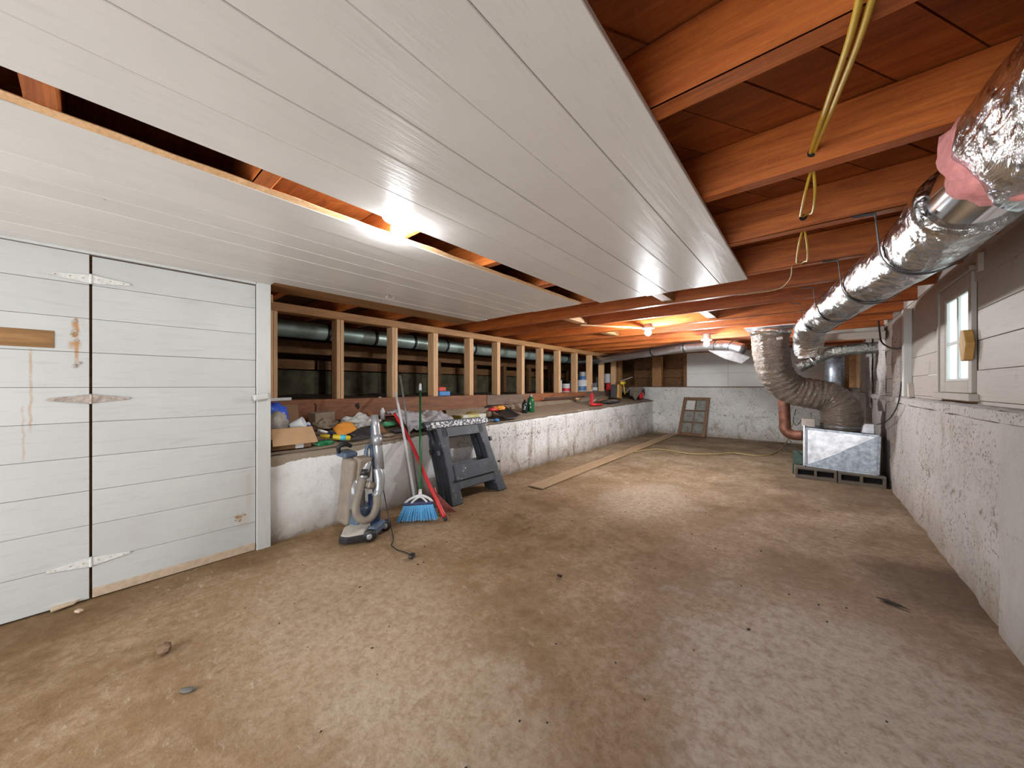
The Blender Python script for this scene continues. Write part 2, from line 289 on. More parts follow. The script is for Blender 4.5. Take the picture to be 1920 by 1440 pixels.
MAT = dict(
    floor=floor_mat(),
    ceil=painted_wood('ceiling_white_paint', (.74, .715, .685), 1, .36, .2, (.34, .26, .18), .12),
    door=painted_wood('door_white_paint', (.54, .55, .54), 1, .5, .34, (.46, .38, .28), .3, drips=((-.055, 1.40, 1.72, .012, .8), (-.062, 1.50, 1.58, .035, .8), (-.06, 1.60, 1.70, .02, .7), (-.22, 1.02, 1.525, .008, .5), (-.245, .85, 1.2, .007, .35), (.80, .3, .62, .03, .18), (.77, .18, .32, .05, .2)), spots=((.735, .29, .055), (-.058, 1.605, .03), (-.06, 1.69, .016), (-.055, 1.44, .014))),
    backplank=painted_wood('back_white_paint', (.78, .79, .77), 0, .5, .18, (.4, .33, .24), .2),
    rplank=painted_wood('right_wall_paint', (.42, .375, .335), 1, .55, .28, (.12, .08, .05), .55, wearcol=(.10, .07, .05)),
    trimw=painted_wood('trim_white_paint', (.58, .59, .57), 2, .5, .2, (.4, .3, .18), .3),
    conc_l=stained_concrete('painted_retaining_wall', (.80, .80, .79), bare=.635, pits=1.0, amt=1.0, smooth_to=3.0),
    conc_b=stained_concrete('painted_back_foundation', (.74, .75, .73), pits=.8, base_z=(-.02, .3), amt=.9),
    conc_r=stained_concrete('grey_white_foundation', (.50, .465, .445), pits=1.0, base_z=(-.05, .42), amt=.8),
    conc_r2=stained_concrete('smooth_grey_plaster', (.47, .445, .425), pits=.12, base_z=(-.05, .32), amt=.55),
    ledge=stained_concrete('bare_ledge_dirt', (.30, .23, .16), pits=.6, amt=.6, base_z=(-2, -1)),
    joist=wood('joist_fir', (.27, .055, .007), (.58, .165, .028), 0, .55, .8, big=.3, bigcol=(.15, .04, .010), bump=.5),
    subfloor=wood('subfloor_fir', (.20, .045, .008), (.46, .13, .024), 0, .55, .7, big=.3),
    stud=wood('new_stud_fir', (.56, .33, .16), (.76, .49, .27), 2, .6, .9, bump=.2),
    plate=wood('plate_fir', (.25, .12, .042), (.45, .23, .085), 1, .65, .8, big=.3),
    beam=wood('old_brown_beam', (.17, .058, .022), (.38, .15, .062), 1, .6, .7, big=.45, bigcol=(.07, .03, .02)),
    greybeam=wood('grey_weathered_beam', (.13, .085, .06), (.27, .19, .14), 1, .75, .7, big=.4),
    dark=wood('crawlspace_timber', (.13, .062, .02), (.30, .14, .05), 1, .75, .7, big=.5),
    soil=plain('crawlspace_soil', (.085, .06, .036), .95, 0, .5, 9, .8),
    crawlwall=plain('crawlspace_green_stone', (.09, .08, .045), .9, 0, .5, 5, .8),
    oldwhite=painted_wood('weathered_white_timber', (.50, .45, .39), 0, .7, .6, (.16, .09, .05), .6, wearcol=(.14, .08, .05)),
    barewood=wood('bare_patch_wood', (.16, .075, .022), (.36, .19, .07), 1, .6, .9),
    rust=plain('rusty_hinge', (.42, .36, .32), .6, .2, .3, 60, .4, dirt=.9),
    paintmetal=plain('painted_hinge', (.66, .66, .63), .5, 0, .12, 60, .4, dirt=.5),
    galv=plain('galvanised_steel', (.36, .40, .45), .42, .8, .38, 22, .3),
    galv_bright=plain('bright_sheet_metal', (.66, .67, .70), .36, .7, .3, 12, .4),
    steel=plain('shiny_steel', (.8, .82, .85), .12, 1.0, .05, 9, .02),
    foil=foil('crinkled_foil_jacket', (.70, .73, .76)),
    foil_rough=foil('bunched_foil', (.75, .73, .70), 1.6, .2, 1.4),
    crawlfoil=plain('crawlspace_duct_jacket', (.36, .46, .41), .38, .35, .15, 9, .3),
    silver=foil('silver_insulation', (.72, .76, .82), .5, .34, .6),
    greyfoil=foil('dull_grey_pipe_wrap', (.36, .37, .34), 1.2, .38, 1.6),
    flex=wrinkled_plastic('brown_grey_plastic_sleeve', (.17, .138, .11)),
    pink=plain('pink_fibreglass', (.75, .30, .29), .95, 0, .2, 40, .8),
    strap=plain('black_strap', (.012, .012, .014), .5, 0, .3, 30, .2),
    blackrubber=plain('black_rubber', (.02, .02, .022), .45, 0, .3, 30, .1),
    yellow=plain('yellow_cable', (.62, .40, .035), .45, 0, .1, 30, .05),
    yellowcord=plain('faded_yellow_cord', (.42, .33, .14), .6, 0, .2, 30, .1),
    block=stained_concrete('cinder_block', (.13, .115, .10), pits=.6, amt=.3),
    hollow_shade=plain('painted_hollow_shade', (.012, .011, .010), .95),
    cardboard=plain('cardboard', (.44, .27, .14), .8, 0, .08, 12, .08),
    cardboard_in=plain('cardboard_inside', (.22, .125, .06), .85, 0, .1, 12, .08),
    paper=plain('white_paper', (.72, .73, .74), .7, 0, .05, 20, .05),
    bluebag=plain('blue_plastic_bag', (.045, .12, .62), .3, 0, .35, 18, .6),
    clearbag=plain('grey_clear_plastic', (.36, .34, .31), .25, 0, .25, 16, .6),
    cup=plain('white_plastic_cup', (.70, .71, .72), .35, 0, .05, 16, .05),
    orange=plain('orange_cloth', (.86, .34, .05), .6, 0, .12, 18, .3),
    whitecloth=plain('white_cloth', (.58, .57, .54), .8, 0, .2, 14, .5, dirt=.3),
    tarp=plain('pale_grey_tarp', (.52, .51, .53), .6, 0, .2, 16, .6, dirt=.25),
    darkcloth=plain('dark_grey_cloth', (.055, .05, .05), .8, 0, .4, 16, .5),
    brownrag=plain('brown_grey_paper_bag', (.27, .21, .15), .85, 0, .2, 12, .5),
    yellowp=plain('yellow_plastic', (.72, .52, .03), .35, 0, .12, 16, .1),
    cyan=plain('cyan_label', (.06, .50, .66), .35, 0, .2, 26, .05),
    greenp=plain('green_plastic', (.015, .16, .06), .25, 0, .35, 22, .4),
    greenbag=plain('green_white_bag', (.10, .42, .20), .3, 0, .6, 22, .5),
    greenpole=plain('green_pole', (.012, .15, .05), .3, 0, .1, 20, .02),
    whitep=plain('white_plastic', (.74, .75, .77), .35, 0, .05, 20, .03),
    red=plain('red_plastic', (.60, .022, .028), .35, 0, .12, 20, .05),
    redfaded=plain('faded_red_bristle', (.40, .13, .11), .6, 0, .25, 40, .2),
    navy=plain('navy_plastic', (.035, .05, .12), .4, 0, .2, 20, .1),
    bristle=plain('blue_bristle', (.07, .36, .70), .5, 0, .3, 90, .3),
    bristle_dk=plain('dark_blue_bristle', (.035, .11, .42), .5, 0, .3, 90, .3),
    greypole=plain('grey_metal_pole', (.33, .32, .31), .4, .6, .2, 40, .1),
    horse=splattered('charcoal_plastic', (.030, .035, .043), amount=.12),
    horsetop=splattered('paint_splattered_top', (.035, .04, .05), amount=2.0, sc=42, thr=.5),
    beige=plain('beige_plastic', (.27, .225, .18), .5, 0, .12, 14, .06, dirt=.35),
    beige_lt=plain('pale_beige_plastic', (.44, .40, .35), .45, 0, .1, 14, .06, dirt=.4),
    hose=plain('grey_beige_hose', (.23, .195, .155), .5, 0, .12, 20, .1),
    silverp=plain('silver_plastic', (.40, .41, .43), .32, .5, .12, 14, .04),
    greyclear=plain('smoky_dust_cup', (.22, .215, .22), .18, 0, .2, 8, .05, coat=.4),
    bluegrey=plain('blue_grey_plastic', (.10, .145, .21), .4, 0, .15, 16, .05),
    bottledk=plain('dark_green_bottle', (.008, .022, .017), .25, 0, .2, 12, .03),
    bottlegr=plain('green_bottle', (.010, .11, .04), .22, 0, .15, 12, .03),
    capgrey=plain('grey_blue_cap', (.24, .32, .42), .4),
    plankwood=wood('pale_loose_plank', (.33, .215, .115), (.46, .32, .185), 1, .7, .7, bump=.1),
    sashwood=wood('brown_sash', (.11, .055, .025), (.22, .115, .055), 2, .6, .8),
    woodscrap=wood('wood_scrap', (.22, .10, .045), (.40, .20, .095), 1, .7, .8),
    rock=plain('brown_rock', (.19, .115, .065), .85, 0, .35, 30, .6),
    slate=plain('grey_chip', (.13, .125, .11), .8, 0, .3, 30, .4),
    splinter=plain('pale_broken_wood', (.52, .40, .29), .8, 0, .15, 30, .3),
    dirt=plain('dark_dirt', (.03, .02, .013), .95, 0, .4, 40, .5),
    porcelain=plain('white_porcelain', (.75, .75, .74), .25),
    pane=glass_pane('dusty_window_pane', .35),
    sashpane=glass_pane('loose_sash_pane', .6, (.80, .83, .82), .35),
    blueplas=plain('blue_plastic', (.06, .25, .62), .5, 0, .12, 20, .1),
    redpink=plain('coral_red_foam', (.72, .10, .08), .7, 0, .12, 20, .2),
    canwhite=plain('white_can_label', (.62, .66, .70), .4, 0, .15, 30, .03),
    canblue=plain('blue_can_label', (.05, .15, .30), .4, 0, .3, 30, .03),
    cangrey=plain('grey_can', (.22, .24, .27), .4, .4, .2, 30, .03),
    greybin=plain('grey_metal_tray', (.28, .25, .21), .5, .3, .2, 14, .1, dirt=.3),
    ochre=wood('ochre_block', (.42, .22, .05), (.62, .36, .10), 2, .6, .9, bump=.1),
    motor=plain('dark_green_motor', (.05, .09, .07), .5, .2, .3, 20, .1),
    rustpipe=plain('rusty_brown_pipe', (.16, .065, .04), .5, .4, .4, 14, .2),
    mixstripe=stripes('blue_red_white_stripes', [(.12, .22, .72), (.72, .76, .9), (.2, .3, .8), (.75, .12, .2), (.7, .74, .9), (.3, .4, .8)], 2, 9.0),
    ybox=stripes('yellow_white_carton', [(.66, .60, .22), (.75, .76, .70), (.70, .66, .35)], 1, 3.0),
    olive=plain('olive_dark_yellow', (.26, .20, .04), .5, 0, .5, 30, .2),
)

# ------------------------------------------------------------------ mesh building
class MB:
    def __init__(s): s.v = []; s.f = []
    def add(s, vs, fs):
        o = len(s.v); s.v += [Vector(p) for p in vs]; s.f += [tuple(i + o for i in q) for q in fs]; return s
    def box(s, x0, x1, y0, y1, z0, z1):
        return s.add([(x0, y0, z0), (x1, y0, z0), (x1, y1, z0), (x0, y1, z0), (x0, y0, z1), (x1, y0, z1), (x1, y1, z1), (x0, y1, z1)],
                     [(0, 3, 2, 1), (4, 5, 6, 7), (0, 1, 5, 4), (1, 2, 6, 5), (2, 3, 7, 6), (3, 0, 4, 7)])
    def obox(s, c, size, rot=(0, 0, 0), taper=1.0):
        R = Matrix.Rotation(rot[2], 3, 'Z') @ Matrix.Rotation(rot[1], 3, 'Y') @ Matrix.Rotation(rot[0], 3, 'X')
        hx, hy, hz = size[0] / 2, size[1] / 2, size[2] / 2; c = Vector(c); pts = []
        for sz in (-1, 1):
            k = taper if sz > 0 else 1.0
            for sx, sy in ((-1, -1), (1, -1), (1, 1), (-1, 1)): pts.append(c + R @ Vector((sx * hx * k, sy * hy * k, sz * hz)))
        return s.add(pts, [(0, 3, 2, 1), (4, 5, 6, 7), (0, 1, 5, 4), (1, 2, 6, 5), (2, 3, 7, 6), (3, 0, 4, 7)])
    def bar(s, a, b, wd, th, up=(0, 0, 1)):
        a, b = Vector(a), Vector(b); d = (b - a).normalized(); u = Vector(up)
        sd = d.cross(u)
        if sd.length < 1e-4: sd = d.cross(Vector((0, 1, 0)))
        sd.normalize(); u = sd.cross(d).normalized(); pts = []
        for p in (a, b):
            for i, j in ((-1, -1), (1, -1), (1, 1), (-1, 1)): pts.append(p + sd * (i * wd / 2) + u * (j * th / 2))
        return s.add(pts, [(0, 1, 2, 3), (4, 7, 6, 5), (0, 4, 5, 1), (1, 5, 6, 2), (2, 6, 7, 3), (3, 7, 4, 0)])
    def prism(s, poly, off):
        n = len(poly); off = Vector(off); a = [Vector(p) for p in poly]
        return s.add(a + [p + off for p in a], [tuple(range(n))[::-1], tuple(range(n, 2 * n))] + [(i, (i + 1) % n, n + (i + 1) % n, n + i) for i in range(n)])
    def tube(s, pts, r, seg=14, cap=True, mod=None):
        pts = [Vector(p) for p in pts]; n = len(pts); rs = r if isinstance(r, (list, tuple)) else [r] * n
        t0 = (pts[1] - pts[0]).normalized(); ref = Vector((0, 0, 1)) if abs(t0.z) < .9 else Vector((1, 0, 0))
        u = t0.cross(ref).normalized(); o = len(s.v)
        for i, p in enumerate(pts):
            t = (pts[min(i + 1, n - 1)] - pts[max(i - 1, 0)]).normalized()
            u = (u - t * u.dot(t)).normalized(); v = t.cross(u)
            for k in range(seg):
                a = 2 * PI * k / seg; rr = rs[i] * (mod(i, a) if mod else 1)
                s.v.append(p + (u * math.cos(a) + v * math.sin(a)) * rr)
        for i in range(n - 1):
            for k in range(seg):
                k2 = (k + 1) % seg; s.f.append((o + i * seg + k, o + i * seg + k2, o + (i + 1) * seg + k2, o + (i + 1) * seg + k))
        if cap: s.f.append(tuple(o + k for k in range(seg))[::-1]); s.f.append(tuple(o + (n - 1) * seg + k for k in range(seg)))
        return s
    def lathe(s, c, prof, seg=20, axis=(0, 0, 1)):
        c = Vector(c); ax = Vector(axis).normalized(); ref = Vector((1, 0, 0)) if abs(ax.x) < .9 else Vector((0, 1, 0))
        u = ax.cross(ref).normalized(); v = ax.cross(u); o = len(s.v)
        for r, h in prof:
            for k in range(seg):
                a = 2 * PI * k / seg; s.v.append(c + ax * h + (u * math.cos(a) + v * math.sin(a)) * max(r, 1e-4))
        for i in range(len(prof) - 1):
            for k in range(seg):
                k2 = (k + 1) % seg; s.f.append((o + i * seg + k, o + i * seg + k2, o + (i + 1) * seg + k2, o + (i + 1) * seg + k))
        s.f.append(tuple(o + k for k in range(seg))[::-1]); s.f.append(tuple(o + (len(prof) - 1) * seg + k for k in range(seg)))
        return s
    def grid(s, fn, nu, nv, thick=None):
        o = len(s.v)
        for i in range(nu + 1):
            for j in range(nv + 1): s.v.append(Vector(fn(i / nu, j / nv)))
        w_ = nv + 1
        for i in range(nu):
            for j in range(nv): s.f.append((o + i * w_ + j, o + (i + 1) * w_ + j, o + (i + 1) * w_ + j + 1, o + i * w_ + j + 1))
        return s
    def blob(s, c, size, seed=0, amp=.25, freq=2.5, sub=3, flat=.0, rot=0.0):
        bm = bmesh.new(); bmesh.ops.create_icosphere(bm, subdivisions=sub, radius=1.0)
        c = Vector(c); o = len(s.v); bm.verts.index_update(); R = Matrix.Rotation(rot, 3, 'Z')
        for v in bm.verts:
            p = v.co; k = 1 + amp * mn.fractal(p * freq + Vector((seed * 3.1, seed * 1.7, seed)), .7, 2.0, 4)
            q = Vector((p.x * size[0], p.y * size[1], p.z * size[2])) * k
            if flat and q.z < -size[2] * flat: q.z = -size[2] * flat
            s.v.append(c + R @ q)
        for f in bm.faces: s.f.append(tuple(o + v.index for v in f.verts))
        bm.free(); return s

def world_loc(o):
    l = Vector((0, 0, 0))
    while o is not None: l += Vector(o.location); o = o.parent
    return l
def obj(name, mb, mat, parent=None, smooth=False, bevel=0.0, seg=1, origin=None, solid=0.0, sub=0):
    me = bpy.data.meshes.new(name)
    if parent is not None: org = world_loc(parent)
    elif origin is not None: org = Vector(origin)
    else:
        xs = [v.x for v in mb.v]; ys = [v.y for v in mb.v]; zs = [v.z for v in mb.v]
        org = Vector(((min(xs) + max(xs)) / 2, (min(ys) + max(ys)) / 2, min(zs)))
    me.from_pydata([tuple(v - org) for v in mb.v], [], mb.f); me.update()
    bm = bmesh.new(); bm.from_mesh(me); bmesh.ops.recalc_face_normals(bm, faces=bm.faces); bm.to_mesh(me); bm.free()
    if smooth:
        for p in me.polygons: p.use_smooth = True
    me.materials.append(mat)
    o = bpy.data.objects.new(name, me); COL.objects.link(o)
    if parent is not None: o.parent = parent
    else: o.location = org
    if solid: m = o.modifiers.new('s', 'SOLIDIFY'); m.thickness = solid; m.offset = 0
    if bevel: m = o.modifiers.new('b', 'BEVEL'); m.width = bevel; m.segments = seg; m.limit_method = 'ANGLE'
    if sub: m = o.modifiers.new('d', 'SUBSURF'); m.levels = sub; m.render_levels = sub
    if smooth and bevel: pass
    return o
def autosmooth(o, deg=40):
    me = o.data
    for p in me.polygons: p.use_smooth = True
    bm = bmesh.new(); bm.from_mesh(me)
    for e in bm.edges:
        if len(e.link_faces) == 2 and e.calc_face_angle(0) > math.radians(deg): e.smooth = False
    bm.to_mesh(me); bm.free(); return o
def empty(name, loc, parent=None):
    o = bpy.data.objects.new(name, None); COL.objects.link(o); o.location = loc; o.empty_display_size = .05
    if parent is not None: o.parent = parent; o.location = Vector(loc) - world_loc(parent)
    return o
def tag(o, label, cat, group=None):
    o['label'] = label; o['category'] = cat
    if group: o['group'] = group
    return o
def thing(name, loc, label, cat, group=None): return tag(empty(name, loc), label, cat, group)
def struct(o, label=None):
    o['kind'] = 'structure'
    if label: o['label'] = label
    return o
def smooth_path(pts, n=8):
    pts = [Vector(p) for p in pts]; out = []
    for i in range(len(pts) - 1):
        p0 = pts[max(i - 1, 0)]; p1 = pts[i]; p2 = pts[i + 1]; p3 = pts[min(i + 2, len(pts) - 1)]
        for k in range(n):
            t = k / n; out.append(.5 * ((2 * p1) + (p2 - p0) * t + (2 * p0 - 5 * p1 + 4 * p2 - p3) * t * t + (3 * p1 - p0 - 3 * p2 + p3) * t ** 3))
    out.append(pts[-1]); return out

# ================================================================== SETTING
XL, XR, YB, Y0 = -3.4, .76, 10.35, -2.6
ZB, ZJ, ZT = 2.125, 2.145, 2.345           # ceiling boards, joist bottoms, subfloor

def fz(x, y):
    return .012 * mn.noise(Vector((x * .7, y * .7, 0))) + .004 * mn.noise(Vector((x * 4, y * 4, 3)))
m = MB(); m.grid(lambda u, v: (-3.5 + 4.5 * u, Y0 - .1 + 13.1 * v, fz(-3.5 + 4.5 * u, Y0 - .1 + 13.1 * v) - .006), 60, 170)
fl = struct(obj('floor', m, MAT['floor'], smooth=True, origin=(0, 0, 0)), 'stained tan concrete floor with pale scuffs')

# retaining wall and ledge on the left
m = MB()
def wl(u, v):
    y = .93 + u * (YB - .93); zt = lerp_tab(y, [0, 2, 4, 9.8], [.735, .745, .785, .895]) + .012 * mn.noise(Vector((y * 3, 0, 9)))
    prof = [(-.02, 0.0), (.012, .12), (0, .45), (0, .8), (-.004, .95), (-.03, 1.0)]
    k = v * 5; i = min(4, int(k)); f = k - i
    dx = prof[i][0] * (1 - f) + prof[i + 1][0] * f; h = prof[i][1] * (1 - f) + prof[i + 1][1] * f
    rough = 1.0 if y > 3.2 else .35
    lean = -.02 * max(0, y - 3) / 7
    return (XL + lean - .02 + dx + rough * .028 * mn.fractal(Vector((y * 1.8, h * 2.2, 1)), .8, 2, 4), y, -.05 + h * (zt + .05))
m.grid(wl, 150, 20)
wleft = struct(obj('wall_left', m, MAT['conc_l'], smooth=True, origin=(XL, 5, 0)), 'whitewashed concrete retaining wall with bare ragged lip')
m = MB(); m.grid(lambda u, v: (XL - .015 - .78 * v, .93 + u * (YB - .93), ledge_z(XL - .78 * v, .93 + u * (YB - .93)) - (.012 if v < .05 else 0) + .014 * mn.fractal(Vector((u * 30, v * 3, 5)), .8, 2, 3)), 140, 12)
struct(obj('wall_left_ledge', m, MAT['ledge'], smooth=True, origin=(XL - .4, 5, .8)), 'dirty bare concrete ledge on top of retaining wall')
# low concrete kerb at the back of the ledge, further along
m = MB(); m.grid(lambda u, v: (-3.98 - .1 * v + .02 * mn.noise(Vector((u * 40, 2, v))), 3.3 + 6.9 * u, [ledge_z(-4.0, 3.3 + 6.9 * u) - .05, ledge_z(-4.0, 3.3 + 6.9 * u) + .07 + .025 * mn.noise(Vector((u * 50, 1, 1))), ledge_z(-4.0, 3.3 + 6.9 * u) + .075][min(2, int(v * 2 + .01))]), 80, 2)
struct(obj('trim_ledge_kerb', m, MAT['ledge'], smooth=True, origin=(-4.0, 6, .9)), 'rough grey concrete kerb under the stud wall')

# boarded wall with door, left foreground
XD = -3.375
zs = [.03, .225, .45, .66, .868, 1.08, 1.292, 1.505, 1.712, 1.919, 2.105]
pan = struct(empty('wall_left_boards', (XD, -1.3, 0)), 'white painted horizontal boards left of the door')
for i in range(len(zs) - 1):
    z0, z1 = zs[i] + .001, zs[i + 1] - .001
    if i == 0: z0 = .0
    jit = random.uniform(-.002, .002)
    obj('plank', MB().box(XD - .022 + jit, XD + jit, Y0, -.006, z0, z1), MAT['door'], pan, bevel=.0016)
obj('bare_patch', MB().box(XD - .01, XD + .004, -1.2, -.137, 1.522, 1.622), MAT['barewood'], pan, bevel=.002)['label'] = 'bare brown wood patch on the white boards'
m = MB()
for k in range(5): m.blob((XD + .001, -.055 + random.uniform(-.01, .01), [1.69, 1.63, 1.575, 1.44, 1.42][k]), (.003, .012, .009), k, .5, 2, 2)
obj('nail_hole', m, MAT['rust'], pan)['label'] = 'rusty nail holes beside the door edge'

dr = struct(empty('door_1', (XD, 0.0, .03)), 'white boarded door with three strap hinges')
for i in range(len(zs) - 1):
    jit = random.uniform(-.002, .002)
    z0 = zs[i] + .001 if i else .055
    obj('plank', MB().box(XD - .022 + jit, XD + jit, .006, .843, z0, zs[i + 1] - .001 if i < 9 else 2.098), MAT['door'], dr, bevel=.0016)
obj('bottom_rail', MB().prism([(XD - .025, .006, .0), (XD + .003, .006, .0), (XD + .006, .006, .055), (XD - .025, .006, .055)], (0, .835, 0)), MAT['splinter'], dr, bevel=.002)['label'] = 'bare worn strip along the door bottom'
def hinge(z, mat, lab, ext=.16):
    m = MB(); x = XD + .0035
    for sgn in (-1, 1):
        m.prism([(x, sgn * .004, z - .027), (x, sgn * .03, z - .024), (x, sgn * ext, z - .007), (x, sgn * (ext + .008), z), (x, sgn * ext, z + .007), (x, sgn * .03, z + .024), (x, sgn * .004, z + .027)], (.004, 0, 0))
    h = obj('hinge', m, mat, dr, bevel=.001); h['label'] = lab
    obj('hinge_pin', MB().tube([(x + .004, 0, z - .03), (x + .004, 0, z + .03)], .006, 8), mat, h)
    m = MB()
    for sgn in (-1, 1):
        for d in (.03, .08, .135): m.blob((x + .005, sgn * d, z + .003 * math.sin(d * 90)), (.003, .004, .004), 1, 0, 1, 1)
    obj('screw', m, MAT['rust'], h)
hinge(1.222, MAT['rust'], 'rusty strap hinge halfway up the door'); hinge(1.955, MAT['paintmetal'], 'painted strap hinge near the door top'); hinge(.225, MAT['paintmetal'], 'painted strap hinge near the door bottom')
m = MB(); m.obox((XD + .035, .872, 1.215), (.035, .105, .05), (.16, 0, 0))
obj('turn_button', m, MAT['trimw'], dr, bevel=.012, seg=2)['label'] = 'white wooden turn button latch'
m = MB(); m.box(XD + .0, XD + .02, .862, .88, 1.205, 1.225)
obj('latch_screw', m, MAT['rust'], dr)
# trims
struct(obj('trim_1', MB().box(XD - .03, XD + .012, .848, .945, -.01, ZB), MAT['trimw'], bevel=.003), 'white door post')
struct(obj('trim_2', MB().box(XD - .03, XD + .012, Y0, .845, 2.108, ZB), MAT['trimw'], bevel=.002), 'white head trim above the door')
m = MB(); m.box(XD - .03, XD + .008, .946, .962, 1.98, 2.05); m.box(XD - .03, XD + .008, .946, .958, .86, .95)
struct(obj('trim_3', m, MAT['barewood'], bevel=.003), 'bare broken edges of the door post')
struct(obj('trim_4', MB().box(-4.3, XD - .03, .90, .955, .70, ZJ + .19), MAT['dark']), 'timber return behind the door post')
struct(obj('wall_left_backing', MB().box(XD - .06, XD - .03, Y0, .9, -.01, ZT), MAT['dark']), 'dark timber behind the boards')

# pony wall of studs on the ledge
XS = -4.1
pw = struct(empty('wall_left_studs', (XS, 5, .95)), 'open stud wall above the ledge')
ys = [1.21, 1.873, 2.568, 3.22, 3.92, 4.56, 5.24, 5.85, 6.50, 7.22, 7.94, 8.6, 9.35]
for i, y in enumerate(ys):
    zb = 1.158 if y < 4.2 else 1.15 + .006 * (y - 4.2)
    for a, b in ((0, .041), (.043, .08)):
        obj('stud', MB().box(XS - .135, XS - random.uniform(0, .004), y - .08 + a, y - .08 + b, zb - .01, 2.06), MAT['stud'], pw, bevel=.003)
obj('stud', MB().box(XS - .13, XS, 9.62, 9.75, 1.0, 2.06), MAT['plate'], pw, bevel=.004)
obj('top_plate', MB().box(XS - .12, XS + .015, .95, 10.2, 2.055, 2.143), MAT['plate'], pw, bevel=.004)
# sill beams
obj('beam', MB().box(XS - .14, XS + .02, .95, 4.2, .918, 1.157), MAT['beam'], pw, bevel=.006)
obj('beam', MB().box(XS - .14, XS + .025, 4.205, 5.25, .98, 1.15), MAT['greybeam'], pw, bevel=.006)
obj('beam', MB().box(XS - .14, XS + .015, 5.255, 7.6, .99, 1.158), MAT['beam'], pw, bevel=.006)
obj('beam', MB().box(XS - .14, XS + .02, 7.605, 10.2, 1.0, 1.17), MAT['greybeam'], pw, bevel=.006)
m = MB(); m.blob((XS + .022, 2.02, 1.07), (.004, .03, .03), 3, .9, 3, 2); obj('knot', m, MAT['dirt'], pw)
m = MB(); m.tube([(XS + .022, 1.55, 1.115), (XS + .024, 1.565, 1.09), (XS + .024, 1.56, 1.03)], .006, 6); obj('split', m, MAT['dirt'], pw)

struct(obj('wall_left_footing', MB().box(XS - .16, XS - .06, .9, 10.4, .5, 1.1), MAT['ledge']), 'concrete footing under the sill beams')
# crawlspace beyond
struct(obj('floor_crawlspace', MB().grid(lambda u, v: (XS - .05 - 3.5 * u, .9 + 10.4 * v, 1.02 + .22 * u + .05 * mn.noise(Vector((u * 8, v * 20, 0)))), 24, 60), MAT['soil'], smooth=True, origin=(-5.8, 6, 1.1)), 'dark bare soil of the crawlspace')
cw = struct(empty('wall_crawlspace', (-6.2, 5, 1.1)), 'dark crawlspace foundation and timbers')
obj('stone_wall', MB().box(-6.35, -6.2, .6, 11.5, 1.0, 1.55), MAT['crawlwall'], cw)
for k in range(7): obj('board', MB().box(-6.28, -6.2, .9 + k * 1.5, 2.36 + k * 1.5, 1.57, 1.72), MAT['dark'], cw, bevel=.004)
obj('rim_beam', MB().box(-6.1, -6.0, .6, 11.5, 1.80, 2.0), MAT['dark'], cw, bevel=.006)
for k in range(9): obj('post', MB().box(-6.05, -5.95, 1.5 + k * 1.05, 1.6 + k * 1.05, 1.15, 1.82), MAT['dark'], cw, bevel=.006)
struct(obj('wall_crawlspace_outer', MB().box(-7.3, -7.2, .4, 11.8, .9, ZT), MAT['dark']))
struct(obj('wall_crawlspace_near', MB().box(-7.3, XD - .06, .80, .90, .7, ZT), MAT['dark']))
struct(obj('wall_crawlspace_far', MB().box(-7.3, 1.2, 11.7, 11.8, .9, ZT), MAT['dark']))

# back wall
def wb(u, v):
    x = -4.15 + 5.0 * u; zt = 1.27 + .012 * mn.noise(Vector((x * 4, 3, 3)))
    z = -.05 + v * (zt + .05)
    return (x, YB - .02 + .03 * mn.fractal(Vector((x * 1.7, z * 2, 7)), .8, 2, 4) + .03 * max(0, v - .95) * 20 * 0.4, z)
m = MB(); m.grid(wb, 70, 22); m.grid(lambda u, v: (-4.15 + 5 * u, YB - .02 + .5 * v, 1.27), 10, 2)
struct(obj('wall_back', m, MAT['conc_b'], smooth=True, origin=(-1.5, YB, 0)), 'stained whitewashed concrete foundation at the far end')
bb = struct(empty('wall_back_boards', (-1, YB, 1.3)), 'white boards above the back foundation')
for i, (z0, z1) in enumerate([(1.29, 1.63), (1.633, 1.96), (1.963, 2.28)]):
    for (x0, x1) in ((-2.55, -1.59), (-1.587, .62)):
        obj('plank', MB().box(x0, x1, YB - .02, YB, z0, z1), MAT['backplank'], bb, bevel=.002)
obj('sill', MB().box(-4.1, .6, YB - .03, YB + .1, 1.268, 1.292), MAT['greybeam'], bb, bevel=.003)
obj('post', MB().box(-3.48, -3.22, YB + .02, YB + .16, 1.29, ZJ), MAT['plate'], bb, bevel=.005)
obj('post', MB().box(-2.63, -2.56, YB - .02, YB + .1, 1.29, ZJ), MAT['dark'], bb, bevel=.005)
obj('post', MB().box(.44, .62, YB - .06, YB - .0, 1.0, ZJ + .1), MAT['barewood'], bb, bevel=.005)['label'] = 'bare brown post in the back corner'
for k in range(3): obj('board', MB().box(-4.3, -2.5, YB + .8, YB + .85, 1.3 + k * .26, 1.55 + k * .26), MAT['dark'], bb, bevel=.003)
obj('paper_scrap', MB().obox((-2.47, YB - .024, 1.80), (.09, .004, .07), (0, .5, 0)), MAT['paper'], bb)
struct(obj('floor_crawlspace_back', MB().box(-7.3, -2.4, YB + .12, 11.7, 1.0, 1.24), MAT['soil']))

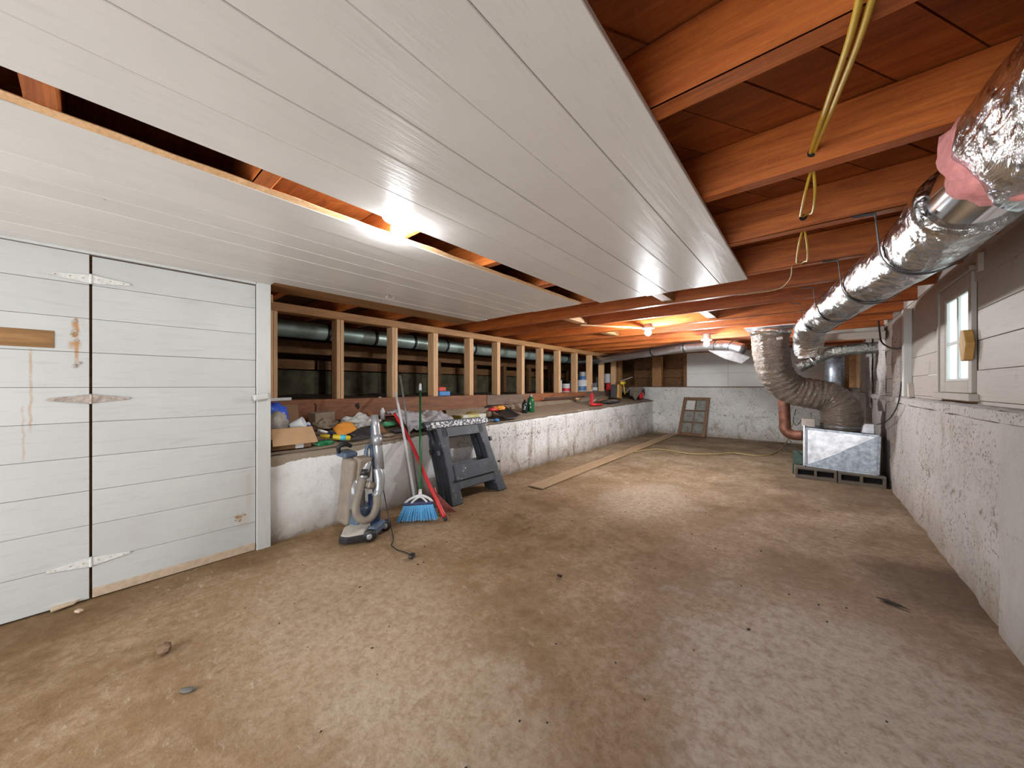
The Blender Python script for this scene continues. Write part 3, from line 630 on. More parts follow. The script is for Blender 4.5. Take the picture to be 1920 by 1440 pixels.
# right wall
def wr(y0, y1, bump, dx):
    def f(u, v):
        y = y0 + (y1 - y0) * u; z = -.05 + v * 1.225
        return (XR + dx + bump * mn.fractal(Vector((y * 2, z * 2.4, 11)), .8, 2, 4) + (.02 if v > .985 else 0), y, z)
    return f
m = MB(); m.grid(wr(3.09, YB, .02, .02), 110, 24)
struct(obj('wall_right', m, MAT['conc_r'], smooth=True, origin=(XR, 6, 0)), 'rough flaking concrete foundation on the right')
m = MB(); m.grid(wr(Y0, 3.088, .004, .0), 60, 16); m.add([(XR, 3.088, -.05), (XR + .05, 3.088, -.05), (XR + .05, 3.088, 1.17), (XR, 3.088, 1.17)], [(0, 1, 2, 3)])
struct(obj('wall_right_plaster', m, MAT['conc_r2'], smooth=True, origin=(XR, 0, 0)), 'smooth grey plaster section of the right foundation')
m = MB(); m.grid(lambda u, v: (XR - .012 + .09 * v + .012 * mn.noise(Vector((u * 60, v, 2))), Y0 + 13 * u, 1.168 + .018 * (1 - abs(2 * v - 1)) + .012 * mn.noise(Vector((u * 50, v * 2, 4)))), 160, 4)
m.grid(lambda u, v: (XR - .012 + .006 * mn.noise(Vector((u * 70, v * 3, 8))), Y0 + 13 * u, 1.11 + .06 * v + .012 * mn.noise(Vector((u * 40, 7, 4))) * (1 - v)), 160, 2)
struct(obj('trim_right_sill', m, MAT['conc_r'], smooth=True, origin=(XR, 3, 1.1)), 'crumbling mortar sill along the right foundation')
XP = .79
rb = struct(empty('wall_right_boards', (XP, 2, 1.18)), 'grey painted horizontal boards of the right wall')
rz = [1.185, 1.21, 1.397, 1.582, 1.768, 1.958, 2.15, 2.34]
for i in range(7):
    z0, z1 = rz[i] + .0015, rz[i + 1] - .0015
    if i < 5: spans = [(Y0, .4), (.403, 3.53), (4.33, 5.6), (5.603, YB)]
    else: spans = [(Y0, 1.9), (1.903, 4.9), (4.903, YB)]
    for (a, b) in spans:
        j = random.uniform(-.004, .003)
        obj('plank', MB().box(XP + j, XP + .022 + j, a, b, z0, z1), MAT['rplank'], rb, bevel=.002)
struct(obj('wall_right_backing', MB().box(XP + .03, XP + .06, Y0, 3.53, 1.15, ZT).box(XP + .03, XP + .06, 5.1, 11.7, 1.15, ZT).box(XP + .03, XP + .06, 3.53, 5.1, 2.06, ZT).box(XP + .03, XP + .06, 3.53, 5.1, 1.1, 1.23), MAT['dark']))
# window
wn = struct(empty('window_1', (XP, 3.93, 1.25)), 'small four pane window in the grey boards')
X1 = XP - .012
def fr(name, y0, y1, z0, z1, x0=X1, x1=XP + .012, mt='rplank'): return obj(name, MB().box(x0, x1, y0, y1, z0, z1), MAT[mt], wn, bevel=.003)
fr('frame', 3.59, 3.655, 1.254, 2.03); fr('frame', 4.17, 4.30, 1.254, 2.03); fr('frame', 3.656, 4.169, 1.935, 2.03); fr('frame', 3.656, 4.169, 1.254, 1.335)
fr('gap_board', 3.531, 3.65, 1.19, 2.08, XP + .0135, XP + .05, 'sashwood'); fr('gap_board', 3.44, 3.53, 1.19, 2.08, XP + .0225, XP + .05, 'sashwood'); fr('gap_board', 4.29, 4.36, 1.19, 2.08, XP + .008, XP + .03, 'barewood'); fr('apron', 3.6, 4.29, 1.19, 1.256, XP + .004, XP + .03, 'barewood'); fr('head_stop', 3.6, 4.29, 2.02, 2.08, XP + .004, XP + .03, 'barewood')  # dark boards added behind the frame gaps, closing them to daylight
fr('sill', 3.5, 4.36, 1.205, 1.252, X1 - .03)
fr('casing', 4.305, 4.34, 1.255, 2.03, X1 - .01); fr('casing', 3.56, 4.36, 2.032, 2.06, X1 - .015)
fr('muntin', 3.895, 3.925, 1.335, 1.935, X1 + .008, XP + .012, 'trimw'); fr('muntin', 3.655, 4.17, 1.60, 1.622, X1 + .01, XP + .012, 'trimw')
fr('sash_edge', 4.15, 4.17, 1.335, 1.935, X1 + .004, XP + .012, 'trimw'); fr('sash_edge', 3.655, 3.668, 1.335, 1.935, X1 + .004, XP + .012, 'trimw')
fr('sash_edge', 3.668, 4.15, 1.335, 1.352, X1 + .004, XP + .012, 'trimw'); fr('sash_edge', 3.668, 4.15, 1.918, 1.935, X1 + .004, XP + .012, 'trimw')
for (a, b) in ((3.668, 3.895), (3.925, 4.15)):
    for (c, d) in ((1.352, 1.60), (1.622, 1.918)): obj('pane', MB().box(XP + .006, XP + .009, a, b, c, d), MAT['pane'], wn)
m = MB(); c = Vector((XP - .03, 3.60, 1.565))
m.prism([c + Vector((-.02, -.005 + a, b)) for a, b in ((.03, .095), (-.035, .09), (-.075, .0), (-.04, -.10), (.02, -.105), (.06, -.0))], (.04, 0, 0))
tb = obj('turn_button', m, MAT['ochre'], wn, bevel=.004); tb['label'] = 'wooden turn button holding the window sash'
# white post, old painted timbers of the far right corner
struct(obj('trim_5', MB().box(.728, XP, 5.37, 5.46, 1.19, 2.09), MAT['trimw'], bevel=.004), 'white painted post on the right wall')
struct(obj('trim_6', MB().prism([(.752, 5.27, 1.19), (.752, 5.36, 1.19), (.752, 5.36, 1.33), (.752, 5.33, 1.33)], (.04, 0, 0)), MAT['oldwhite'], bevel=.003), 'short slanted block at the foot of the white post')
struct(obj('trim_7', MB().box(.765, XP, 3.415, 3.455, 1.99, 2.10), MAT['oldwhite'], bevel=.003), 'short painted cleat above the window')
for k, (y0, y1, x0) in enumerate(((6.0, 6.35, .755), (7.0, 7.4, .735), (8.3, 8.7, .72))):
    m = MB(); m.grid(lambda u, v: (x0 + .05 * (2 * u - 1) ** 2 + .02 * mn.fractal(Vector((u * 3, v * 5, k)), .8, 2, 3), y0 + (y1 - y0) * u, .95 + 1.15 * v), 10, 24)
    struct(obj('trim_%d' % (8 + k), m, MAT['conc_r'], smooth=True), 'lumpy plastered pier on the far right wall')

# unseen rear wall behind the camera, its doorway made up for the fill light
struct(obj('wall_rear', MB().box(-3.6, -2.75, Y0 - .1, Y0, 0, ZT).box(.05, 1.2, Y0 - .1, Y0, 0, ZT).box(-2.75, .05, Y0 - .1, Y0, 2.08, ZT), MAT['door']))

# ceiling
ce = struct(empty('ceiling', (-1.3, 3.5, ZB)), 'joisted ceiling, partly lined with white boards')
jy = [-2.2, -1.5, -.82, -.06, .495, 1.165, 1.845, 2.505, 3.24, 3.87, 4.52, 5.2, 5.88, 6.55, 7.23, 7.9, 8.58, 9.25, 9.93]
for y in jy:
    j = random.uniform(-.006, .006)
    x0 = -7.2 if y > .95 else -3.4
    if y in (3.24,): x0 = -7.2
    obj('joist', MB().grid(lambda u, v: (x0 + (1.0 - x0) * u, [y - .068, y, y, y - .068][int(v * 4 + .01) % 4] + .006 * mn.noise(Vector((u * 14, y, v))), [ZJ, ZJ, ZT, ZT][int(v * 4 + .01) % 4] + .005 * mn.noise(Vector((u * 10, y, 4))) + j * (v < .5)), 60, 4), MAT['joist'], ce, bevel=.006)
# diagonal subfloor boards
ang = math.radians(59); dx, dy = math.cos(ang), math.sin(ang); nx, ny = dy, -dx
def clip(poly, a, b, c):        # keep a*x+b*y <= c
    out = []
    for i in range(len(poly)):
        p, q = poly[i], poly[(i + 1) % len(poly)]; fp = a * p[0] + b * p[1] - c; fq = a * q[0] + b * q[1] - c
        if fp <= 0: out.append(p)
        if fp * fq < 0: t = fp / (fp - fq); out.append((p[0] + (q[0] - p[0]) * t, p[1] + (q[1] - p[1]) * t))
    return out
base = .032 * nx + 1.464 * ny
for k in range(-40, 60):
    o0 = base + k * .168 + .004; o1 = base + (k + 1) * .168 - .002
    poly = [(-4.5, Y0), (1.0, Y0), (1.0, 11.7), (-4.5, 11.7)]
    poly = clip(poly, nx, ny, o1); poly = clip(poly, -nx, -ny, -o0) if poly else []
    if len(poly) >= 3:
        zz = ZT + random.uniform(0, .003)
        obj('subfloor_board', MB().prism([(x, y, zz) for x, y in poly], (0, 0, .02)), MAT['subfloor'], ce)
struct(obj('ceiling_deck', MB().box(-7.4, 1.1, Y0 - .1, 11.8, ZT + .025, ZT + .06), MAT['dark']))
# white boards
seams = [-.372, -.56, -.76, -.963, -1.155, -1.362, -1.60]
left = [-1.785, -1.98, -2.17, -2.36, -2.552, -2.745, -2.91, -3.085, -3.27]
ends = 3.27
for grp in (seams, left):
    for a, b in zip(grp[:-1], grp[1:]):
        x1, x0 = a - .0012, b + .0012
        ye = ends + random.uniform(-.02, .02)
        m = MB()
        if grp is left: ye = 3.16 + random.uniform(-.015, .03)
        m.box(x0, x1, Y0, ye, ZB + random.uniform(-.001, .001), ZJ - .001)
        obj('ceiling_board', m, MAT['ceil'], ce, bevel=.0022)
obj('ceiling_board', MB().box(XD - .03, -3.272, Y0, .945, ZB, ZJ - .001), MAT['ceil'], ce, bevel=.0015)
obj('nailer', MB().box(-3.62, -3.275, .947, 3.2, ZB + .006, ZJ - .001), MAT['plate'], ce, bevel=.003)
# ragged bare edge along the missing board
m = MB(); m.grid(lambda u, v: (-1.785 + .028 * v + .012 * mn.noise(Vector((u * 30, 1, v * 2))), Y0 + (3.18 - Y0) * u, ZB + .004 + .010 * v), 120, 2)
obj('split_edge', m, MAT['stud'], ce, solid=.004)['label'] = 'raw split edge beside the missing ceiling board'
# loose rag of old paper hanging in the gap, cobweb fluff
m = MB(); m.tube(smooth_path([(-1.61, .05, ZJ + .05), (-1.64, .16, ZJ + .015), (-1.62, .33, ZJ + .01), (-1.605, .42, ZJ + .03)], 6), .008, 8)
obj('loose_wire', m, MAT['greypole'], ce)
hk = onz(728, 553, ZB)
m = MB(); m.box(hk.x - .03, hk.x + .03, hk.y - .012, hk.y + .012, ZB - .004, ZB); m.tube(smooth_path([(hk.x, hk.y, ZB), (hk.x, hk.y - .02, ZB - .03), (hk.x, hk.y + .03, ZB - .035), (hk.x + .01, hk.y + .05, ZB - .012)], 5), .006, 8)
obj('ceiling_hook', m, MAT['rust'], ce)['label'] = 'small rusty hook on the white ceiling boards'
# bridging and blocks between the joists further back
for (x, y0, y1) in ((-1.15, 3.27, 3.8), (-2.45, 3.9, 4.45), (-1.0, 4.55, 5.13), (-2.6, 5.25, 5.8)):
    obj('blocking', MB().box(x, x + .1, y0, y1, ZJ + .01, ZT - .02), MAT['plate'], ce, bevel=.004)
m = MB(); m.bar((-2.4, 4.3, ZJ - .012), (-1.75, 5.1, ZJ - .03), .05, .012); m.bar((-2.2, 4.45, ZJ - .02), (-1.85, 4.8, ZJ - .035), .02, .008)
obj('lath', m, MAT['stud'], ce)['label'] = 'loose splintered lath under the joists'
m = MB(); m.bar((.05, 6.95, 2.035), (.76, 6.95, 2.045), .14, .13); m.bar((.05, 6.8, 2.0), (.76, 6.78, 1.985), .03, .1)
obj('old_beam', m, MAT['oldwhite'], ce, bevel=.006)['label'] = 'weathered white beam behind the foil duct'

# ================================================================== LIGHTS
def bulb(x, y, z, lab, power):
    t = thing('light_bulb', (x, y, z), lab, 'lamp', 'bare ceiling bulbs')
    zt_ = max(.062, ZJ - z + (0 if z < ZJ else .1))
    obj('lamp_holder', MB().lathe((x, y, z), [(.018, .0), (.05, .006), (.082, .012), (.085, .022), (.06, .04), (.05, zt_)], 18), MAT['porcelain'], t, smooth=True)
    obj('bulb', MB().lathe((x, y, z), [(.008, -.085), (.022, -.08), (.036, -.065), (.041, -.045), (.036, -.022), (.022, -.004), (.016, .006)], 14), emit('lit_bulb', (.96, .98, 1.0), power / .055), t, smooth=True)
    return t
bulb(-1.66, 1.045, ZJ + .02, 'lit bulb in the gap between white ceiling boards', 24)
bulb(-1.69, 4.88, ZJ - .075, 'lit bulb under the bare joists at mid room', 82)
bulb(-1.29, 6.42, ZJ - .115, 'farthest lit bulb, beside the silver duct', 88)

# ================================================================== DUCTS AND FURNACE
dpts = [(.58, .0, 1.93), (.53, .8, 1.94), (.475, 1.3, 1.945), (.43, 1.9, 1.955), (.40, 2.5, 1.965), (.305, 3.2, 1.975), (.15, 4.2, 1.98), (.02, 5.1, 1.965), (-.02, 5.6, 1.93)]
pp = smooth_path(dpts, 14)
du = thing('foil_duct', (.4, 2.5, 1.8), 'crinkled foil insulated duct strapped under the joists', 'duct')
CUT = 41
near = pp[:CUT - 5]; far = pp[CUT + 2:]
def crumple(seed, amp): return lambda i, a: 1 + amp * mn.fractal(Vector((i * .35 + seed, math.cos(a) * 1.6, math.sin(a) * 1.6)), .8, 2, 4)
near_r = [.165] * len(near); near_r[-1] = .158
mj = MB().tube(near, near_r, 40, mod=crumple(2, .05))
for ri in range(5):
    cc = near[len(near) - 1 - ri]
    for q in mj.v[(len(near) - 1 - ri) * 40:(len(near) - ri) * 40]:
        k = max(-.35, ((q.x - cc.x) * .85 - (q.z - cc.z) * .5) / .165)
        q.y += (.20 * k + .02 * mn.noise(q * 14)) * (1 - ri / 5)
obj('foil_jacket', mj, MAT['foil'], du, smooth=True)['label'] = 'near foil jacket section with torn end'
far_r = [.142] * len(far); far_r[0] = .138
obj('foil_jacket', MB().tube(far, far_r, 40, mod=crumple(9, .03)), MAT['foil'], du, smooth=True)['label'] = 'long far foil jacket section'
obj('steel_pipe', MB().tube(pp[CUT - 8:CUT + 6], .118, 32), MAT['steel'], du, smooth=True)['label'] = 'bare steel pipe showing at the torn joint'
m = MB(); m.tube(pp[CUT - 8:CUT - 3], [.155, .166, .172, .158, .125], 36, mod=crumple(4, .2)); 
for q in m.v:
    cc = min(pp, key=lambda p: abs(p.y - q.y))
    if q.x - cc.x > .02: q.x, q.z = cc.x + (q.x - cc.x) * .68, cc.z + (q.z - cc.z) * .68
obj('insulation', m, MAT['pink'], du, smooth=True)['label'] = 'pink fibreglass poking from the torn jacket'
e0 = far[-1]
m = MB(); m.tube(smooth_path([e0 + Vector((.01, -.2, .03)), e0 + Vector((0, .05, -.01)), e0 + Vector((-.0, .2, -.07)), e0 + Vector((.0, .28, -.18)), e0 + Vector((.01, .3, -.25))], 6), [.146] * 12 + [.15] * 5 + [.145] * 4 + [.12] * 4, 30, mod=crumple(6, .07)); obj('bunched_end', m, MAT['foil_rough'], du, smooth=True)['label'] = 'bunched foil collar at the duct elbow'
for yj, r in ((2.47, .146), (3.22, .146), (3.95, .146), (4.62, .147), (1.0, .17)):
    c = min(pp, key=lambda p: abs(p.y - yj)); ring = []
    for k in range(25):
        a = PI * (1.0 + k / 24.0); ring.append(c + Vector((math.cos(a) * (r + .004), 0, math.sin(a) * (r + .004))))
    pl = [Vector((c.x - r - .10, yj - .03, ZJ - .004)), Vector((c.x - r - .02, yj - .025, ZJ - .012))] + ring + [Vector((c.x + r + .01, yj - .02, ZJ - .01))]
    m = MB(); o = []
    for i, p in enumerate(pl): m.v += [p + Vector((0, -.016, 0)), p + Vector((0, .016, 0))]
    for i in range(len(pl) - 1): m.f.append((2 * i, 2 * i + 1, 2 * i + 3, 2 * i + 2))
    obj('strap', m, MAT['strap'], du, solid=.004)

# big plastic-sleeved flexible duct, from collar to furnace
fpts = [(-.45, 6.36, 2.13), (-.455, 6.40, 1.95), (-.44, 6.46, 1.70), (-.385, 6.58, 1.46), (-.24, 6.70, 1.27), (-.02, 6.80, 1.195), (.17, 6.86, 1.15), (.30, 6.88, 1.03), (.335, 6.89, .88), (.335, 6.90, .70)]
fp = smooth_path(fpts, 18)
fx = thing('flexible_duct', (-.1, 6.7, 1.2), 'large brown plastic sleeved flexible duct bending down to the furnace', 'duct')
n = len(fp)
def fmod(i, a):
    bend = math.sin(min(1, max(0, (i - 15) / (n - 30))) * PI) ** .5
    ph = i * 1.25 + 2.2 * math.sin(a + .6) + 1.3 * math.sin(a * 2 + i * .05) + .8 * math.sin(a * 3 + i * .1)
    env = .45 + .55 * mn.noise(Vector((i * .12, math.cos(a) * 1.3, math.sin(a) * 1.3 + 5)))
    wr_ = env * (.055 * (1 - 2 * abs(math.sin(ph * .5))) + .02 * math.sin(i * .73 + 2 * math.cos(a + 1)))
    return 1 + (.25 + .75 * bend) * wr_ + .03 * mn.fractal(Vector((i * .2, math.cos(a) * 2, math.sin(a) * 2)), .8, 2, 4)
fr_ = [.235 - .02 * math.sin(i / n * PI) for i in range(n)]
obj('plastic_sleeve', MB().tube(fp, fr_, 72, mod=fmod), MAT['flex'], fx, smooth=True)
obj('collar', MB().tube([(-.45, 6.36, 2.04), (-.45, 6.36, 2.143)], .245, 36, cap=False), MAT['steel'], fx, smooth=True, solid=.004)['label'] = 'shiny metal collar at the joists'
obj('flange', MB().box(-.74, -.16, 6.08, 6.62, ZJ - .014, ZJ - .004), MAT['galv_bright'], fx)
obj('tape', MB().obox((-.33, 6.165, 1.965), (.07, .012, .035), (0, -.15, .5)), MAT['paper'], fx)
obj('band', MB().tube(fp[4:7], [.243] * 3, 40, cap=False), MAT['galv'], fx, smooth=True); obj('band', MB().tube(fp[-7:-5], [.238, .238], 40, cap=False), MAT['galv'], fx, smooth=True)

fu = thing('furnace', (.31, 6.95, .145), 'shiny galvanised furnace box on cinder blocks by right wall', 'furnace')
A = [Vector((-.05, 6.62, .165)), Vector((.665, 6.56, .15)), Vector((.68, 6.56, .655)), Vector((-.05, 6.62, .695))]
m = MB(); m.prism(A, (.0, .75, 0)); obj('cabinet', m, MAT['galv'], fu, bevel=.006)
o = Vector((0, -.012, 0)); mid = [a + o for a in A]
def ins(k): c = sum(mid, Vector()) / 4; return [p.lerp(c, k) for p in mid]
i1 = ins(.035)
obj('end_panel', MB().prism([i1[0], i1[2], i1[3]], (0, .012, 0)), MAT['galv_bright'], fu, bevel=.002)['label'] = 'brighter upper triangle of the cross creased panel'
ep = [o for o in fu.children if o.name.startswith('end_panel')][0]
for q in (i1[3], i1[2]): obj('screw', MB().lathe(q.lerp(sum(mid, Vector()) / 4, .05) + Vector((0, -.002, 0)), [(.008, 0), (.006, .004)], 10, (0, -1, 0)), MAT['steel'], ep)
p2 = [i1[0] + Vector((0, -.004, 0)), i1[1], i1[2] + Vector((0, -.004, 0))]
obj('end_panel', MB().prism([q + Vector((0, .003, 0)) for q in p2], (0, .013, 0)), MAT['galv'], fu, bevel=.002)['label'] = 'dull lower triangle of the cross creased panel'
m = MB()
for a, b in ((0, 1), (1, 2), (2, 3), (3, 0)): m.bar(mid[a], mid[b], .02, .03)
obj('panel_rim', m, MAT['galv'], fu, bevel=.003)
obj('side_flange', MB().box(-.085, -.06, 6.6, 7.3, .15, .74), MAT['galv_bright'], fu, bevel=.003)
obj('control_box', MB().box(-.10, .05, 6.66, 6.8, .71, .83), MAT['beige_lt'], fu, bevel=.006)['label'] = 'cream control box on the furnace top'
obj('junction_box', MB().prism([(.52, 6.64, .675), (.64, 6.64, .67), (.64, 6.64, .80), (.55, 6.64, .80), (.53, 6.64, .75)], (0, .12, 0)), MAT['galv_bright'], fu, bevel=.004)
obj('air_pipe', MB().tube(smooth_path([(-.32, 7.0, 1.12), (-.31, 7.0, .75), (-.30, 6.99, .62), (-.22, 6.97, .55), (-.09, 6.95, .55)], 6), .075, 18), MAT['rustpipe'], fu, smooth=True)['label'] = 'brown elbow pipe on the furnace left'
m = MB(); m.lathe((-.17, 6.75, .25), [(.03, 0), (.05, .0), (.05, .09), (.03, .1)], 14, (1, 0, 0)); m.box(-.2, -.09, 6.7, 6.84, .15, .33); m.tube([(-.2, 6.74, .15), (-.2, 6.74, -.0)], .012, 8)
obj('burner_motor', m, MAT['motor'], fu, bevel=.004)
obj('cable', MB().tube(smooth_path([(-.09, 6.7, .82), (-.16, 6.72, .72), (-.2, 6.75, .80), (-.17, 6.8, .95)], 6), .006, 6), MAT['blackrubber'], fu, smooth=True)
obj('cable', MB().tube(smooth_path([(-.1, 6.68, .30), (-.2, 6.7, .42), (-.24, 6.75, .5)], 6), .007, 6), MAT['blackrubber'], fu, smooth=True)
# blocks
def cblock(x0, x1, y0, y1, lab):
    t = thing('cinder_block', ((x0 + x1) / 2, (y0 + y1) / 2, 0), lab, 'block', 'cinder blocks under the furnace')
    m = MB(); w_ = x1 - x0; hw = (w_ - .09) / 2
    zb, zt_ = -.01, .143
    m.box(x0, x1, y0, y1, zb, .035); m.box(x0, x1, y0, y1, .115, zt_)
    for xa in (x0, x0 + .03 + hw, x1 - .03): m.box(xa, xa + .03, y0, y1, .033, .117)
    obj('shell', m, MAT['block'], t, bevel=.003)
    obj('hollow_shade', MB().box(x0 + .025, x1 - .025, y0 + .12, y0 + .14, .03, .12), MAT['hollow_shade'], t)  # near-black plate paints the shade inside the block
cblock(-.17, .275, 6.52, 6.74, 'left cinder block under the furnace front'); cblock(.285, .735, 6.49, 6.72, 'right cinder block under the furnace front')
tag(obj('plinth_board', MB().box(-.1, .7, 6.76, 7.35, -.005, .143), MAT['greybeam'], bevel=.004), 'dark timber support behind the furnace blocks', 'board')

# grey wrapped vent pipe to the right wall, vertical pipe behind
vp = thing('vent_pipe', (.4, 7.5, 1.8), 'dull grey wrapped vent pipe rising into the right wall', 'pipe')
obj('wrapped_pipe', MB().tube(smooth_path([(-.16, 7.4, 1.60), (.0, 7.42, 1.69), (.14, 7.45, 1.78), (.27, 7.45, 1.835), (.45, 7.42, 1.855), (.85, 7.35, 1.865)], 8), .085, 24, mod=crumple(3, .05)), MAT['greyfoil'], vp, smooth=True)
obj('tape_band', MB().tube([(-.0, 7.42, 1.69), (.03, 7.425, 1.705)], .09, 20), MAT['silver'], vp, smooth=True)
tag(obj('vertical_pipe', MB().tube([(.30, 8.1, -.004), (.30, 8.1, .6), (.30, 8.1, 1.22), (.31, 8.1, 1.5), (.31, 8.1, 1.82)], .125, 24, mod=crumple(8, .02)), MAT['galv'], smooth=True), 'upright grey pipe behind the flexible duct', 'pipe')

# ducts at the back and in the crawlspace
bd = thing('silver_duct', (-2.2, 6.6, 1.9), 'silver insulated duct crossing under the joists at the back', 'duct')
bp = smooth_path([(-4.85, 8.45, 1.93), (-4.17, 8.2, 1.945), (-3.0, 7.75, 2.0), (-2.1, 7.38, 2.03), (-1.5, 7.25, 2.03), (-1.12, 7.12, 2.0), (-.86, 7.0, 1.91)], 8)
obj('jacket', MB().tube(bp, .092, 24, mod=crumple(5, .05)), MAT['silver'], bd, smooth=True)
for k in (20, 27, 36, 42): obj('strap', MB().tube([bp[k], bp[k] + (bp[k + 1] - bp[k]) * .35], .097, 22), MAT['strap'], bd, smooth=True)
tag(obj('duct_flap', MB().prism([(-1.38, 6.95, 1.92), (-1.0, 6.9, 1.88), (-.74, 6.88, 1.76), (-.86, 6.88, 1.66), (-1.12, 6.9, 1.76)], (0, .05, .02)), MAT['darkcloth'], bevel=.01), 'grey sheet hanging below the silver duct', 'sheet')
cd = thing('crawlspace_duct', (-5.05, 5, 1.93), 'greenish insulated duct behind the studs with dark straps', 'duct')
cp = [(-5.05, .95 + .25 * k, 2.03) for k in range(36)]
obj('jacket', MB().tube(cp, .112, 24, mod=crumple(1, .02)), MAT['crawlfoil'], cd, smooth=True)
for k in range(11):
    y = 2.05 + .68 * k; obj('strap', MB().tube([(-5.05, y, 2.03), (-5.05, y + .045, 2.03)], .117, 22), MAT['strap'], cd, smooth=True)

# cables
yw = thing('yellow_cable', (-.02, 1.8, 2.15), 'paired yellow electrical cable looped through holes in the joists', 'cable')
h1, h2, h3 = Vector((.006, 1.776, 2.195)), Vector((-.03, 2.438, 2.20)), Vector((-.05, 3.17, 2.19))
for s_ in (-1, 1):
    k = .010 * s_
    obj('strand', MB().tube(smooth_path([(.10 + 1.2 * k, .3, 2.14), (.095 + 1.1 * k, .9, 2.13), (.085 + 1.05 * k, 1.13, 2.128), (.05 + .9 * k, 1.42, 2.155), h1 + Vector((k * .5, 0, 0)), h1 + Vector((k * .3, .08, 0))], 8), .0078, 8), MAT['yellow'], yw, smooth=True)
    for a, b, sp in ((h1 + Vector((0, .075, -.01)), h2, 2.2), (h2 + Vector((0, .075, -.02)), h3 + Vector((0, .0, -.04)), 2.6)):
        mid_ = a.lerp(b, .55) + Vector((k * sp, 0, -.075))
        obj('strand', MB().tube(smooth_path([a, a.lerp(b, .2) + Vector((k * sp * .7, 0, -.055)), mid_, a.lerp(b, .85) + Vector((k * sp * .6, 0, -.02)), b, b + Vector((0, .03, 0))], 6), .0055, 8), MAT['yellow'], yw, smooth=True)
for h in (h1, h2): obj('hole_shade_disc', MB().tube([h + Vector((0, -.002, -.004)), h + Vector((0, .003, -.004))], .017, 14), MAT['hollow_shade'], yw)  # near-black discs on the joist face stand for shaded holes
tag(obj('thin_yellow_wire', MB().tube(smooth_path([(-.10, 3.17, 2.14), (-.12, 3.4, 2.11), (-.2, 3.6, 2.09), (-.38, 3.72, 2.11), (-.5, 3.76, 2.12)], 6), .004, 6), MAT['yellowcord'], smooth=True), 'thin yellow wire end sagging beyond the last ceiling board', 'cable')
tag(obj('black_cable', MB().tube(smooth_path([(.66, 6.45, 2.13), (.665, 6.4, 1.98), (.67, 6.3, 1.85), (.69, 6.0, 1.76), (.715, 5.7, 1.71), (.735, 5.47, 1.70)], 8), .009, 8), MAT['blackrubber'], smooth=True), 'black cable hanging from the joists to the white post', 'cable')
tag(obj('thin_black_wire', MB().tube(smooth_path([(.745, 5.6, 1.35), (.735, 5.7, 1.12), (.72, 6.0, .95), (.70, 6.4, .84), (.66, 6.62, .80)], 8), .006, 6), MAT['blackrubber'], smooth=True), 'thin dark wire drooping down the right wall to the furnace', 'cable')
fc = [onz(x, y, .008) for x, y in ((1190, 848), (1235, 843), (1290, 851), (1340, 852), (1375, 850), (1420, 855), (1450, 851), (1468, 838))]
tag(obj('extension_cable', MB().tube(smooth_path([(p.x, p.y, .016) for p in fc] + [tuple(ony(1477, 824, 7.12)), tuple(ony(1481, 806, 7.02)), tuple(ony(1487, 792, 7.0))], 8), .009, 8), MAT['yellowcord'], smooth=True), 'faded yellow cord trailing over the floor to the furnace', 'cord')

# ================================================================== FLOOR THINGS
a, b, c, d = onz(994, 911, .012), onz(1022, 917, .012), onz(1270, 815, .012), onz(1250, 812, .012)
tag(obj('loose_plank', MB().prism([(-2.80, 3.66, .004), (-2.575, 3.66, .004), (-2.72, 9.95, .004), (-2.94, 9.95, .004)], (0, 0, .014)), MAT['plankwood'], bevel=.002), 'long pale plank lying flat along the floor', 'plank')
# leaning window sash at the back wall
ws = thing('window_sash', (-2.37, 10.1, 0), 'loose brown six pane window sash leaning on back wall', 'window sash')
P0, P1, P2, P3 = Vector((-2.70, 10.02, .01)), Vector((-2.03, 9.96, .01)), Vector((-1.98, 10.25, 1.0)), Vector((-2.60, 10.28, 1.0))
def sp(u, v, off=0.0): return P0.lerp(P1, u).lerp(P3.lerp(P2, u), v) + Vector((0, -off, 0))
def sbar(u0, v0, u1, v1, wd, nm): obj(nm, MB().bar(sp(u0, v0), sp(u1, v1), wd, .04, (0, -1, .3)), MAT['sashwood'], ws, bevel=.003)
sbar(.055, 0, .055, 1, .075, 'stile'); sbar(.945, 0, .945, 1, .075, 'stile'); sbar(0.0, .04, 1.0, .04, .085, 'rail'); sbar(0.0, .965, 1, .965, .07, 'rail')
sbar(.5, .07, .5, .94, .028, 'muntin'); sbar(.1, .355, .9, .355, .028, 'muntin'); sbar(.1, .655, .9, .655, .028, 'muntin')
for u0, u1 in ((.105, .478), (.522, .895)):
    for v0, v1 in ((.085, .338), (.372, .638), (.672, .93)):
        if u0 < .2 and v0 > .6: continue          # this pane has lost its glass
        obj('pane', MB().prism([sp(u0, v0), sp(u1, v0), sp(u1, v1), sp(u0, v1)], (0, .004, 0)), MAT['sashpane'], ws)

